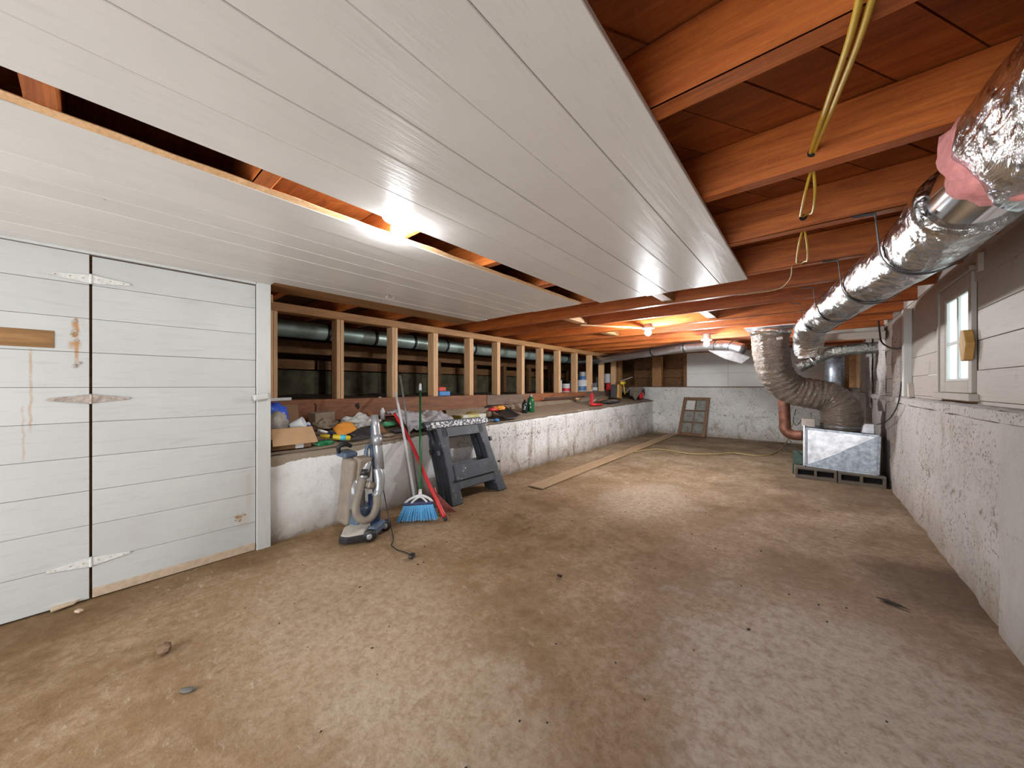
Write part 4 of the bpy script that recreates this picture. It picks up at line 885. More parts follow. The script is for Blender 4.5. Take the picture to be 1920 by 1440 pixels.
# sawhorses
def sawhorse(shift, lab, splash, dark=False):
    t = thing('sawhorse', (-3.05 + shift[0], 2.95 + shift[1], 0), lab, 'sawhorse', 'folded plastic sawhorses by the white wall')
    B0, B1, T1, T0 = Vector((-2.98, 2.50, .0)), Vector((-2.98, 3.36, .0)), Vector((-3.30, 3.30, .885)), Vector((-3.30, 2.46, .885))
    sh = Vector((shift[0], shift[1], 0)); nrm = Vector((.94, 0, .34))
    def P(u, v, o=0.0): return B0.lerp(B1, u).lerp(T0.lerp(T1, u), v) + sh + nrm * o
    def slab(pts, th, nm, mt, o=0.0, bv=.008):
        return obj(nm, MB().prism([P(u, v, o) for u, v in pts], nrm * -th), MAT[mt], t, bevel=bv, seg=2)
    slab([(-.02, 0), (.165, 0), (.18, .30), (.17, .62), (.21, .80), (.21, .95), (.03, .95), (.05, .60), (.03, .33)], .07, 'leg', 'horse')
    slab([(.85, 0), (1.02, 0), (.97, .33), (.95, .60), (.97, .95), (.79, .95), (.79, .80), (.83, .62), (.82, .30)], .07, 'leg', 'horse')
    slab([(.1, .80), (.9, .80), (.9, .94), (.1, .94)], .055, 'apron', 'horse')
    slab([(-.05, .925), (1.03, .925), (1.03, 1.0), (-.05, 1.0)], .10, 'top_beam', splash, .02)
    slab([(.13, .16), (.87, .16), (.87, .27), (.13, .27)], .05, 'crossbar', 'horse')
    slab([(.13, .27), (.87, .27), (.85, .455), (.15, .455)], .045, 'tray', 'horse', .012)
    slab([(.12, .265), (.88, .265), (.88, .285), (.12, .285)], .05, 'tray_lip', 'horse', .03, .004)
    for u, v in ((-.03, .60), (1.0, .68)): slab([(u, v), (u + .05, v), (u + .05, v + .06), (u, v + .06)], .03, 'latch', 'horse', -.02, .004)
    m = MB(); m.lathe(P(1.0, .38), [(.012, 0), (.014, .02), (.008, .03)], 10, (.3, 1, 0)); obj('knob', m, MAT['blackrubber'], t)
    # inner frame folded behind
    slab([(.02, .04), (.13, .04), (.14, .8), (.06, .8)], .05, 'inner_leg', 'horse', -.075)
    slab([(.86, .04), (.97, .04), (.94, .8), (.86, .8)], .05, 'inner_leg', 'horse', -.075)
    return t
sawhorse((.03, .03), 'front charcoal plastic sawhorse splattered with white paint', 'horsetop')
sawhorse((-.10, .035), 'rear charcoal sawhorse folded against the white wall', 'horse')

# upright vacuum cleaner (points measured on the plane it stands in)
def V(x, y, X=-3.0): return onx(x, y, X)
vc = thing('vacuum_cleaner', (-2.95, 1.55, 0), 'dusty beige upright vacuum cleaner with looped hose by white wall', 'vacuum cleaner')
h0, h1_ = Vector((-2.985, 1.345, 0)), Vector((-2.945, 1.63, 0))
m = MB(); m.prism([(-2.95, 1.305, .012), (-2.89, 1.335, .012), (-2.81, 1.50, .012), (-2.92, 1.62, .012), (-3.03, 1.57, .012), (-3.08, 1.38, .012)], (0, 0, .05)); obj('head_base', m, MAT['blackrubber'], vc, bevel=.008, seg=2)
m = MB(); m.add([(-2.955, 1.305, .035), (-2.89, 1.335, .035), (-2.83, 1.48, .035), (-2.92, 1.60, .05), (-3.03, 1.56, .05), (-3.075, 1.385, .035),
                 (-2.965, 1.33, .072), (-2.91, 1.355, .072), (-2.87, 1.48, .10), (-2.93, 1.58, .14), (-3.01, 1.55, .14), (-3.05, 1.40, .10)],
                [(0, 1, 2, 3, 4, 5), (6, 11, 10, 9, 8, 7)] + [(i, (i + 1) % 6, 6 + (i + 1) % 6, 6 + i) for i in range(6)])
obj('floor_head', m, MAT['beige_lt'], vc, bevel=.012, seg=2)
for (x, y) in ((-2.815, 1.50), (-2.92, 1.70)):
    wh = obj('wheel', MB().lathe((x, y, .052), [(.01, -.02), (.045, -.02), (.052, -.012), (.052, .012), (.045, .02), (.02, .022), (.02, .026)], 20, (.75, -.55, 0)), MAT['blackrubber'], vc, smooth=True)
    obj('hub', MB().lathe((x + .0205, y - .0150, .052), [(.022, -.002), (.024, .002), (.016, .005)], 16, (.75, -.55, 0)), MAT['silverp'], wh, smooth=True)
obj('axle_yoke', MB().bar((-2.83, 1.52, .07), (-2.93, 1.68, .08), .07, .08), MAT['bluegrey'], vc, bevel=.02, seg=2)
m = MB(); m.tube([(-2.93, 1.60, .09), (-2.96, 1.62, .2), (-3.0, 1.63, .34)], [.05, .05, .045], 16); obj('lower_spine', m, MAT['navy'], vc, smooth=True)
c0 = V(665, 985, -3.1)
m = MB(); m.obox((-3.11, 1.485, .38), (.16, .14, .58), (-.04, .12, .15), 1.12); obj('body', m, MAT['beige'], vc, bevel=.03, seg=3)
m = MB(); m.obox((-3.04, 1.545, .58), (.11, .14, .20), (-.02, .15, .15)); obj('motor_cover', m, MAT['beige'], vc, bevel=.025, seg=3)
obj('dust_cup', MB().lathe((-3.03, 1.50, .23), [(.055, 0), (.066, .01), (.072, .13), (.075, .25), (.06, .26)], 24, (-.15, 0, 1)), MAT['greyclear'], vc, smooth=True)
obj('body_lid', MB().obox((-3.155, 1.465, .70), (.15, .13, .05), (0, .12, .15)), MAT['bluegrey'], vc, bevel=.02, seg=3)
obj('lower_housing', MB().obox((-3.03, 1.53, .17), (.15, .16, .20), (-.1, .25, .15), .85), MAT['bluegrey'], vc, bevel=.025, seg=3)
obj('carry_handle', MB().tube(smooth_path([(-3.16, 1.40, .72), (-3.13, 1.385, .775), (-3.13, 1.44, .79), (-3.15, 1.50, .765)], 6), .018, 12), MAT['blackrubber'], vc, smooth=True)
obj('wand', MB().tube([V(712, 880, -2.97), V(709, 840, -3.0), V(705, 800, -3.03), V(702, 778, -3.05)], [.040, .037, .034, .031], 22), MAT['silverp'], vc, smooth=True)['label'] = 'silver upper wand'
obj('wand_joint', MB().tube([V(708, 835, -3.0), V(706.5, 815, -3.015)], .042, 22), MAT['silverp'], vc, smooth=True)
obj('spine', MB().tube([(-2.99, 1.66, .25), (-3.05, 1.68, .6), (-3.09, 1.69, .85), (-3.10, 1.68, .97)], [.035, .032, .03, .02], 14), MAT['bluegrey'], vc, smooth=True)
obj('elbow', MB().tube(smooth_path([V(708, 878, -2.97), V(712, 900, -2.95), V(710, 920, -2.94), V(704, 932, -2.93)], 6), [.036, .038, .04, .042, .043, .044, .044, .044, .043, .042, .042, .041, .041, .04, .04, .04, .04, .04, .038][:19], 20), MAT['silverp'], vc, smooth=True)
hp = smooth_path([V(681, 895, -2.99), V(673, 925, -2.95), V(667, 950, -2.92), V(670, 968, -2.90), V(683, 976, -2.87), V(698, 968, -2.87), V(706, 948, -2.88), V(706, 930, -2.91)], 9)
hs = obj('hose', MB().tube(hp, [.030 + .0028 * (i % 2) for i in range(len(hp))], 18), MAT['hose'], vc, smooth=True)
obj('hose_cuff', MB().tube(smooth_path([V(681, 897, -2.985), V(685, 878, -3.0), V(690, 866, -3.02)], 5), [.036, .036, .037, .038, .04, .04, .041, .042, .042, .042, .04], 18), MAT['silverp'], hs, smooth=True)
obj('hose_label', MB().tube([V(682.5, 892, -2.985), V(684, 880, -2.995)], .0385, 18), MAT['blackrubber'], hs, smooth=True)
obj('grip', MB().tube(smooth_path([V(690, 866, -3.03), V(686, 850, -3.05), V(690, 836, -3.07), V(697, 842, -3.07), V(697, 862, -3.05)], 6), .017, 12), MAT['bluegrey'], vc, smooth=True)
po = obj('side_port', MB().tube([V(684, 908, -2.98), V(702, 911, -2.96)], [.034, .032], 18), MAT['beige'], vc, smooth=True)
obj('port_ring', MB().tube([V(690, 909, -2.975), V(693, 909.5, -2.97)], .037, 18), MAT['beige_lt'], po, smooth=True)
pts = [V(716, 900, -3.0), V(722, 935, -2.93), V(730, 975, -2.80)] + [onz(x, y, .008) for x, y in ((736, 1000), (737, 1014), (734, 1022), (745, 1031), (760, 1036), (767, 1039))]
obj('power_cord', MB().tube(smooth_path(pts, 7), .0048, 8), MAT['blackrubber'], vc, smooth=True)
pc = onz(772, 1042, .014); pg = obj('plug', MB().obox(pc, (.035, .06, .026), (0, 0, .55)), MAT['blackrubber'], vc, bevel=.007, seg=2)
m = MB()
for k in (-1, 1): m.bar(pc + Vector((-.0 + k * .009, .0, 0)) + Vector((.016, .03, 0)), pc + Vector((k * .009, 0, 0)) + Vector((.026, .05, 0)), .006, .0015)
obj('prongs', m, MAT['steel'], pg)

# brooms and poles
def bristle_fan(A0, A1, top0, top1, n, r, seed):
    rs = random.Random(seed); m = MB()
    for i in range(n):
        t = i / (n - 1); 
        for layer in range(3):
            off = Vector((.012 * (layer - 1), -.012 * (layer - 1), 0))
            p = A0.lerp(A1, t) + off * 1.6 + Vector((rs.uniform(-.006, .006), rs.uniform(-.006, .006), rs.uniform(0, .012)))
            q = top0.lerp(top1, t) + off
            m.tube([q, p], [r, r * .8], 4)
    return m
br = thing('push_broom', (-2.9, 2.04, 0), 'blue bristled angle broom with green pole and white bracket', 'broom', 'brooms and poles by the wall')
b0, b1 = Vector((-3.02, 1.885, .004)), Vector((-2.765, 2.165, .012)); t0, t1 = Vector((-3.00, 1.95, .15)), Vector((-2.82, 2.145, .158))
obj('bristles', bristle_fan(b0, b1, t0, t1, 46, .0042, 1), MAT['bristle'], br)['kind'] = 'stuff'
obj('bristle_core', MB().add([b0.lerp(t0, .25), b1.lerp(t1, .25), t1, t0] + [p + Vector((-.012, .012, 0)) for p in (b0.lerp(t0, .25), b1.lerp(t1, .25), t1, t0)], [(0, 1, 2, 3), (4, 7, 6, 5), (0, 4, 5, 1), (1, 5, 6, 2), (2, 6, 7, 3), (3, 7, 4, 0)]), MAT['bristle_dk'], br)
obj('head_block', MB().bar(t0 + Vector((-.004, -.004, .008)), t1 + Vector((.004, .004, .008)), .045, .035), MAT['navy'], br, bevel=.01, seg=2)
hb = t0.lerp(t1, .56)
m = MB(); arc = [t0.lerp(t1, .0) + Vector((0, 0, .012)), t0.lerp(t1, .2) + Vector((0, 0, .055)), hb + Vector((0, 0, .085)), t0.lerp(t1, .85) + Vector((0, 0, .055)), t1 + Vector((0, 0, .014))]
m.tube(smooth_path(arc, 6), .012, 10); m.tube(smooth_path([t0.lerp(t1, .25) + Vector((.01, -.01, .02)), hb + Vector((.01, -.01, .075)), t0.lerp(t1, .82) + Vector((.01, -.01, .02))], 5), .010, 8); obj('bracket', m, MAT['whitep'], br, smooth=True)
pt = onx(788, 719, -3.74); pb = hb + Vector((0, 0, .07)); dv = (pt - pb)
obj('socket', MB().tube([pb, pb + dv * .05], [.019, .016], 14), MAT['whitep'], br, smooth=True)
obj('pole', MB().tube([pb + dv * .04, pb + dv * .93], .0125, 14), MAT['greenpole'], br, smooth=True)
obj('grip', MB().tube([pb + dv * .92, pb + dv * .985, pt], [.0155, .0155, .008], 14), MAT['whitep'], br, smooth=True)

b2 = thing('white_pole_broom', (-3.05, 2.05, 0), 'white poled broom with head hidden behind the blue bristles', 'broom', 'brooms and poles by the wall')
pb = Vector((-3.05, 2.10, .15)); pt = onx(742, 736, -3.65)
obj('pole', MB().tube([pb, pb.lerp(pt, .33) + Vector((.012, 0, 0)), pb.lerp(pt, .66) + Vector((.014, 0, 0)), pt], .0135, 14), MAT['whitep'], b2, smooth=True)
obj('bristles', bristle_fan(Vector((-3.13, 1.99, .004)), Vector((-2.95, 2.22, .004)), Vector((-3.09, 2.02, .11)), Vector((-2.99, 2.17, .11)), 24, .005, 5), MAT['bristle_dk'], b2)['kind'] = 'stuff'
obj('head_block', MB().bar((-3.10, 2.01, .13), (-2.98, 2.18, .13), .05, .045), MAT['navy'], b2, bevel=.012, seg=2)
pb = onz(788, 947, .0); pt = onx(750, 704, -3.62)
tag(obj('grey_pole', MB().tube([pb, pb.lerp(pt, .5), pt], .011, 12), MAT['greypole'], smooth=True), 'thin grey metal pole leaning between two brooms', 'pole', 'brooms and poles by the wall')
rp = thing('red_pole', (-2.7, 2.2, 0), 'curved red pole with black tip crossing in front of the brooms', 'pole', 'brooms and poles by the wall')
rb0, rt0 = Vector((-2.70, 2.20, .035)), onx(739, 775, -3.62)
mid1 = rb0.lerp(rt0, .3) + Vector((.004, .0, .0)); mid2 = rb0.lerp(rt0, .72) + Vector((-.0, .03, -.0))
pts = smooth_path([rb0, mid1, mid2, rt0], 8)
obj('shaft', MB().tube(pts, [.021 - .006 * i / len(pts) for i in range(len(pts))], 14), MAT['red'], rp, smooth=True)
obj('tip', MB().tube([rb0 + Vector((.018, -.0, -.03)), rb0 + Vector((.0, 0, .004))], [.014, .022], 12), MAT['blackrubber'], rp, smooth=True)
obj('end_cap', MB().tube([rt0, rt0 + (rt0 - mid2).normalized() * .06], [.012, .010], 10), MAT['greypole'], rp, smooth=True)
rk = thing('red_rake_head', (-2.85, 2.36, 0), 'faded red fan rake head standing behind the red pole', 'rake')
q0 = Vector((-2.90, 2.255, .20)); m = MB()
for i in range(15):
    t = i / 14; p = Vector((-2.88 + .10 * t, 2.27 + .14 * t, .012)); m.tube([q0 + Vector((.01 * t, .015 * t, 0)), q0.lerp(p, .6) + Vector((.004, 0, 0)), p], [.004, .0045, .004], 5)
obj('tines', m, MAT['redfaded'], rk, smooth=True)
obj('crossband', MB().bar(q0.lerp(Vector((-2.88, 2.27, .012)), .55), q0.lerp(Vector((-2.78, 2.41, .012)), .55), .012, .008), MAT['redfaded'], rk)
obj('socket', MB().tube([q0 + Vector((0, 0, -.02)), q0 + Vector((-.02, -.01, .07))], [.016, .013], 12), MAT['redfaded'], rk, smooth=True)

# little things on the floor
p = onz(307, 1217, .02); tag(obj('rock', MB().blob((p.x, p.y, .022), (.038, .03, .026), 4, .35, 1.8, 2, .85), MAT['rock']), 'brown rock lying on the open floor', 'rock')
p = onz(351, 1295, .004); tag(obj('slate_chip', MB().blob((p.x, p.y, .008), (.034, .014, .007), 8, .3, 2, 2, .6, .75), MAT['slate']), 'flat grey chip on the floor nearest the camera', 'chip')
a1 = onz(122, 1133, .01); m = MB(); m.prism([a1 + Vector(q) for q in ((-.05, -.055, -.006), (.05, -.05, -.006), (.035, -.005, -.006), (.028, .035, -.006), (-.02, .06, -.006), (-.03, .01, -.006), (-.07, -.02, -.006))], (0, 0, .012))
tag(obj('wood_splinter', m, MAT['splinter'], bevel=.002), 'pale jagged wood splinter below the boarded wall', 'splinter')
a2 = onz(148, 1146, .01); tag(obj('wood_chip', MB().obox((a2.x, a2.y, .012), (.04, .024, .014), (0, 0, .5)), MAT['splinter'], bevel=.004), 'small pale wood chip beside the jagged splinter', 'chip')
p = onz(1672, 1131, 0); tag(obj('drain_crack', MB().blob((p.x, p.y, .003), (.07, .016, .006), 5, .5, 3, 2, .5, -.35), MAT['dirt']), 'dark crumbly debris in the floor crack by right wall', 'debris')
p = onz(1049, 1081, 0); tag(obj('dirt_clump', MB().blob((p.x, p.y, .006), (.018, .014, .008), 5, .5, 2, 2, .6), MAT['dirt']), 'dark dirt clump in the middle of the floor', 'debris')
rs = random.Random(11); m = MB()
for k in range(120):
    x, y = rs.uniform(-3.1, .5), rs.uniform(.5, 6); s_ = rs.uniform(.002, .006); m.blob((x, y, fz(x, y) - .004), (s_ * rs.uniform(1, 2.2), s_, s_ * .7), k, .4, 2, 1, 0, rs.uniform(0, 3))
o = obj('floor_grit', m, MAT['dirt'], origin=(0, 0, 0)); o['kind'] = 'stuff'; tag(o, 'scattered dark grit on the concrete floor', 'grit')

# ================================================================== THINGS ON THE LEDGE
def LZ(x, y): return ledge_z(x, y)
# cardboard box
bx = thing('cardboard_box', (-3.56, 1.12, .745), 'open tan cardboard box at the ledge end by the door post', 'box')
x0, x1, y0, y1, z0, z1 = -3.74, -3.44, .965, 1.285, .752, .94
m = MB(); m.box(x0, x1, y0, y1, z0, z0 + .006); m.box(x1 - .006, x1, y0, y1, z0, z1); m.box(x0, x0 + .006, y0, y1, z0, z1); m.box(x0, x1, y0, y0 + .006, z0, z1); m.box(x0, x1, y1 - .006, y1, z0, z1)
obj('carton', m, MAT['cardboard_in'], bx)
obj('front_flap', MB().prism([(x1 + .004, y0, z1), (x1 + .004, y1 - .002, z1), (x1 + .05, y1 + .03, .80), (x1 + .05, y0 - .0, .80)], (.006, 0, 0)), MAT['cardboard'], bx, bevel=.001)
obj('rear_flap', MB().prism([(x0, y0, z1), (x0, y1, z1), (x0 - .05, y1 - .0, 1.125), (x0 - .05, y0, 1.125)], (.006, 0, 0)), MAT['cardboard_in'], bx)
obj('shipping_label', MB().box(x1 + .001, x1 + .003, 1.15, 1.215, .757, .798), MAT['paper'], bx)
tag(obj('blue_bag', MB().blob((-3.66, 1.06, 1.02), (.075, .11, .13), 2, .3, 2.2, 3), MAT['bluebag'], smooth=True), 'blue plastic bag stuffed in the cardboard box', 'bag')
tag(obj('clear_bag', MB().blob((-3.56, 1.05, .965), (.06, .085, .105), 5, .35, 2.4, 3), MAT['clearbag'], smooth=True), 'crumpled clear plastic bag in front of the blue bag', 'bag')
m = MB(); m.lathe((-3.535, 1.15, .935), [(.036, 0), (.038, .005), (.052, .10), (.056, .102), (.054, .108), (.048, .10), (.034, .012)], 24, (.5, .75, .35)); tag(obj('white_cup', m, MAT['cup'], smooth=True), 'white plastic cup tipped on its side in the box', 'cup')
tag(obj('paper_strip', MB().obox((-4.075, 1.23, 1.168), (.012, .19, .03), (.02, 0, 0)), MAT['paper'], bevel=.002), 'white paper strip lying on the beam by the door post', 'paper')
tag(obj('white_sliver', MB().obox((-4.09, 2.31, 1.163), (.02, .03, .008)), MAT['paper']), 'tiny white scrap on the beam between two studs', 'paper')
m = MB(); c = Vector((-3.62, 1.33, LZ(-3.62, 1.33) + .02)); m.tube([c + Vector((0, 0, .0)), c + Vector((-.01, .0, .06)), c + Vector((-.02, -.01, .13)), c + Vector((-.02, -.01, .15))], [.022, .026, .024, .012], 16); tag(obj('striped_bottle', m, MAT['mixstripe'], smooth=True), 'slim bottle with blue red and white stripes beside cardboard box', 'bottle')
gb = LZ(-3.43, 1.42); tag(obj('green_net_bag', MB().blob((-3.465, 1.40, gb + .02), (.03, .085, .03), 3, .35, 2.2, 3, .7), MAT['greenp'], smooth=True), 'dark green shiny bag at the ledge edge beneath the yellow bottle', 'bag')
yb = thing('yellow_bottle', (-3.5, 1.5, .78), 'yellow bottle with cyan label lying on the ledge edge', 'bottle')
ya, yc = Vector((-3.56, 1.40, .828)), Vector((-3.45, 1.64, .79))
obj('body', MB().tube([ya.lerp(yc, t) for t in (.4, .43, .8, .97, 1.0)], [.018, .026, .027, .024, .012], 16), MAT['yellowp'], yb, smooth=True)
obj('label', MB().tube([ya.lerp(yc, t) for t in (.66, .84)], .028, 16), MAT['cyan'], yb, smooth=True)
obj('neck', MB().tube([ya.lerp(yc, t) for t in (.3, .41)], .014, 12), MAT['blackrubber'], yb, smooth=True)
m = MB(); m.tube([ya.lerp(yc, t) for t in (.0, .31)], [.014, .022], 12); m.tube([ya + Vector((.0, .04, .0)), ya + Vector((.02, .05, -.035))], .01, 8); obj('spray_head', m, MAT['yellowp'], yb, smooth=True)
sb = thing('scrub_brush', (-3.66, 1.5, .83), 'white and navy scrub brush behind the yellow bottle', 'brush')
obj('block', MB().obox((-3.66, 1.47, .855), (.05, .10, .025), (-.35, .1, .2)), MAT['whitep'], sb, bevel=.008, seg=2)
obj('handle', MB().tube([(-3.65, 1.51, .84), (-3.60, 1.62, .805)], [.018, .014], 10), MAT['navy'], sb, smooth=True)
tag(obj('paper_sack', MB().obox((-3.92, 1.56, .945), (.12, .22, .17), (.05, .06, .2)).blob((-3.86, 1.58, .90), (.07, .12, .06), 6, .4, 2.4, 3, .75), MAT['brownrag'], bevel=.02), 'brown grey paper sack below the beam', 'sack')
m = MB()
def oc(u, v):
    a = u * 2 - 1; b_ = v * 2 - 1
    return (-3.64 - .05 * b_ + .02 * a * a, 1.665 + .10 * a, .868 + .058 * b_ * (1 - .55 * a * a) + .02 * a + .035 * (1 - a * a) * (1 - b_ * b_) * .3 + .008 * mn.noise(Vector((a * 3, b_ * 3, 1))))
m.grid(oc, 14, 8); tag(obj('orange_mask', m, MAT['orange'], smooth=True, solid=.004), 'orange cloth dust mask lying on the ledge clutter', 'mask')
tag(obj('white_rag', MB().blob((-3.76, 1.89, .905), (.055, .19, .075), 9, .6, 2.3, 4, .8), MAT['whitecloth'], smooth=True), 'crumpled white rag behind the orange mask', 'cloth')
tag(obj('dark_pan', MB().lathe((-3.60, 1.83, .80), [(.10, -.02), (.125, .015), (.135, .02), (.13, .026), (.10, -.005)], 28, (.25, -.1, 1)), MAT['darkcloth'], smooth=True), 'shallow dark pan under the white rag', 'pan')
tag(obj('black_cloth', MB().blob((-3.49, 1.72, .775), (.06, .15, .022), 12, .5, 2.4, 3, .6), MAT['darkcloth'], smooth=True), 'black folded cloth at the ledge edge below the orange mask', 'cloth')
tag(obj('red_sack', MB().blob((-3.96, 2.10, .945), (.04, .07, .055), 4, .3, 2.2, 3), MAT['redfaded'], smooth=True), 'faded red sack behind the vacuum wand', 'sack')
tag(obj('scrap_board', MB().bar((-3.90, 2.07, .99), (-3.52, 2.03, .80), .07, .03, (1, 0, 1)), MAT['woodscrap'], bevel=.003), 'brown scrap board leaning beside the vacuum wand', 'board')
tag(obj('concrete_chunk', MB().blob((-3.47, 2.06, .775), (.035, .07, .02), 5, .3, 2, 2, .7), MAT['brownrag']), 'pale rubble chunk at the ledge edge behind the vacuum', 'rubble')
tag(obj('green_bag', MB().blob((-3.72, 2.21, .86), (.045, .095, .035), 7, .4, 2.2, 3, .7), MAT['greenbag'], smooth=True), 'shiny green and white bag behind the white broom pole', 'bag')
tag(obj('white_bottle', MB().lathe((-3.92, 2.25, .90), [(.025, 0), (.028, .005), (.028, .10), (.014, .125), (.014, .14)], 16), MAT['cup'], smooth=True), 'small white bottle under the beam behind the green bag', 'bottle')
tag(obj('black_bag', MB().blob((-3.54, 2.28, .80), (.06, .13, .035), 10, .45, 2.2, 3, .7), MAT['darkcloth'], smooth=True), 'black rumpled bag on the ledge behind the brooms', 'bag')
def tp(u, v):
    x = -3.97 + .56 * u; y = 2.30 + .72 * v
    return (x, y, LZ(x, y) + .035 - .10 * max(0, u - .86) * 3 * 0 + .15 * math.exp(-((u - .4) * 2.2) ** 2) * (.75 + .25 * math.sin(v * 9)) * (1 - .35 * v) + .05 * mn.fractal(Vector((u * 5, v * 6, 3)), .8, 2, 4))
m = MB(); m.grid(tp, 34, 34); tag(obj('grey_tarp', m, MAT['tarp'], smooth=True, solid=.004), 'pale grey crumpled tarp heaped behind the sawhorses', 'tarp')
c = LZ(-3.78, 3.5); yx = thing('yellow_carton', (-3.75, 3.5, c), 'yellow and white carton tray behind the sawhorse top', 'carton')
m = MB(); m.box(-3.84, -3.66, 3.30, 3.76, c - .01, c + .055); obj('tray', m, MAT['ybox'], yx, bevel=.004)
obj('contents', MB().blob((-3.80, 3.60, c + .055), (.05, .10, .03), 3, .4, 2.5, 3), MAT['olive'], yx, smooth=True)
obj('end_stripe', MB().box(-3.845, -3.655, 3.26, 3.30, c - .005, c + .05), MAT['olive'], yx, bevel=.003)
dp = thing('dustpan', (-3.5, 4.05, .83), 'black dustpan with orange and red scraps on the ledge', 'dustpan')
z = .79
def dpan(u, v):
    x = -3.72 + .32 * u; y = 3.86 + .38 * v
    return (x, y, LZ(x, y) + .035 + .075 * (1 - u) + .03 * abs(2 * v - 1) ** 4)
m = MB(); m.grid(dpan, 10, 14); obj('pan', m, MAT['blackrubber'], dp, smooth=True, solid=.006)
obj('handle', MB().tube(smooth_path([(-3.70, 3.98, .955), (-3.76, 3.94, .985), (-3.82, 3.88, .975)], 6), .014, 10), MAT['blackrubber'], dp, smooth=True)
tag(obj('orange_scraps', MB().blob((-3.62, 4.0, .965), (.05, .11, .04), 9, .6, 2.6, 3, .8), MAT['orange'], smooth=True), 'bright orange glove heaped on the black dustpan', 'glove')
tag(obj('red_scraps', MB().blob((-3.64, 3.90, .95), (.045, .10, .035), 19, .5, 2.6, 3, .8), MAT['red'], smooth=True), 'red cloth scrap under the orange glove', 'cloth')
tag(obj('dust_clump', MB().blob((-3.68, 3.84, .885), (.05, .08, .06), 15, .3, 2.2, 3, .8), MAT['brownrag'], smooth=True), 'brown crumpled paper bag beside the black dustpan', 'bag')
bb_ = thing('blue_brush', (-3.45, 3.7, .80), 'blue tipped brush lying at the ledge edge', 'brush')
obj('handle', MB().tube([(-3.50, 3.52, .83), (-3.455, 3.70, .815)], [.010, .012], 10), MAT['bluegrey'], bb_, smooth=True)
obj('tip', MB().tube([(-3.455, 3.70, .815), (-3.445, 3.75, .812), (-3.44, 3.79, .81)], [.016, .027, .018], 12), MAT['blueplas'], bb_, smooth=True)
def flask(x, y, h, r, mt, lab, capm):
    zb = LZ(x, y); t = thing('green_flask' if mt == 'bottlegr' else 'dark_flask', (x, y, zb), lab, 'bottle', 'flasks on the ledge')
    bo = obj('body', MB().lathe((x, y, zb), [(r * .9, -.005), (r, .01), (r, h * .62), (r * .82, h * .78), (r * .42, h * .87), (r * .38, h * .9)], 24), MAT[mt], t, smooth=True)
    obj('cap', MB().lathe((x, y, zb), [(r * .44, h * .89), (r * .46, h * .9), (r * .46, h * .99), (r * .36, h)], 18), MAT[capm], t, smooth=True)
    m2 = MB(); rs = random.Random(int(h * 1000))
    for k in range(5):
        a = -1.0 + rs.uniform(-.35, .35); m2.blob((x + r * math.cos(a), y + r * math.sin(a), zb + h * rs.uniform(.2, .55)), (.004, .012, .006 + .008 * rs.random()), k, .4, 2, 1)
    obj('label_print', m2, MAT['cup'], bo)
flask(-3.70, 4.73, .225, .05, 'bottledk', 'dark short bottle beside the taller green bottle', 'bottledk')
flask(-3.70, 4.90, .30, .062, 'bottlegr', 'tall green bottle with grey cap on the ledge', 'capgrey')
tag(obj('dark_rod', MB().tube([(-3.96, 5.7, 1.055), (-3.93, 7.2, 1.06)], .016, 10), MAT['darkcloth'], smooth=True), 'dark rod lying along the ledge kerb', 'rod')
tag(obj('wood_peg', MB().tube([(-3.90, 6.78, 1.03), (-3.88, 6.98, 1.025)], [.016, .022], 10), MAT['stud'], smooth=True), 'short pale wooden peg at the end of the dark rod', 'peg')
# sponges on the beam
tag(obj('blue_sponge', MB().box(-4.17, -4.08, 3.235, 3.43, 1.158, 1.225), MAT['blueplas'], bevel=.012, seg=2), 'blue sponge block on the beam between studs', 'sponge')
tag(obj('red_sponge', MB().box(-4.16, -4.09, 3.235, 3.36, 1.226, 1.285), MAT['redpink'], bevel=.012, seg=2), 'red sponge block stacked on the blue sponge', 'sponge')
# cans behind the far studs
XC = -4.36
obj('sill_board', MB().box(-4.68, -4.245, 6.4, 10.1, 1.125, 1.163), MAT['dark'], pw, bevel=.003)
def can(x, y, z, r, h, body, band, lab, name='paint_can', handle=False):
    t = thing(name, (x, y, z), lab, 'can', 'cans on the sill behind the studs')
    obj('body', MB().lathe((x, y, z), [(r * .98, 0), (r, .004), (r, h * .95), (r * 1.03, h * .97), (r * 1.03, h), (r * .9, h * .99)], 22), MAT[body], t, smooth=True)
    if band: obj('label', MB().lathe((x, y, z), [(r * 1.012, h * .10), (r * 1.014, h * .12), (r * 1.014, h * .45), (r * 1.012, h * .47)], 22), MAT[band], t, smooth=True)
    if handle: obj('handle', MB().tube(smooth_path([(x, y - r, z + h * .8), (x + r * .5, y - r * .6, z + h * 1.1), (x + r * .5, y + r * .5, z + h * 1.12), (x, y + r, z + h * .8)], 5), .003, 6), MAT['steel'], t)
zc = 1.165
can(XC, 7.11, zc, .10, .19, 'canwhite', 'red', 'white can with red mark behind the far studs')
can(XC - .02, 6.93, zc + .0, .03, .27, 'cup', None, 'slim white bottle behind the can with red mark', 'slim_bottle')
can(XC, 7.42, zc, .09, .26, 'canblue', None, 'small plain blue can behind the far studs')
can(XC, 7.59, zc, .065, .27, 'cangrey', None, 'small dark grey can beside the plain blue can')
can(XC, 7.83, zc, .145, .28, 'canwhite', 'canblue', 'left white can under the bucket')
can(XC, 8.15, zc, .13, .28, 'canwhite', 'canblue', 'right white can under the bucket')
can(XC, 8.05, zc + .282, .155, .21, 'cup', 'blueplas', 'white bucket with blue band stacked on two cans', 'paint_bucket', True)
can(XC, 8.51, zc, .10, .22, 'cangrey', 'canwhite', 'grey can with pale label beyond the bucket')
can(XC, 8.83, zc, .085, .37, 'canwhite', 'canblue', 'tall white and blue jug between the last studs', 'tall_jug')
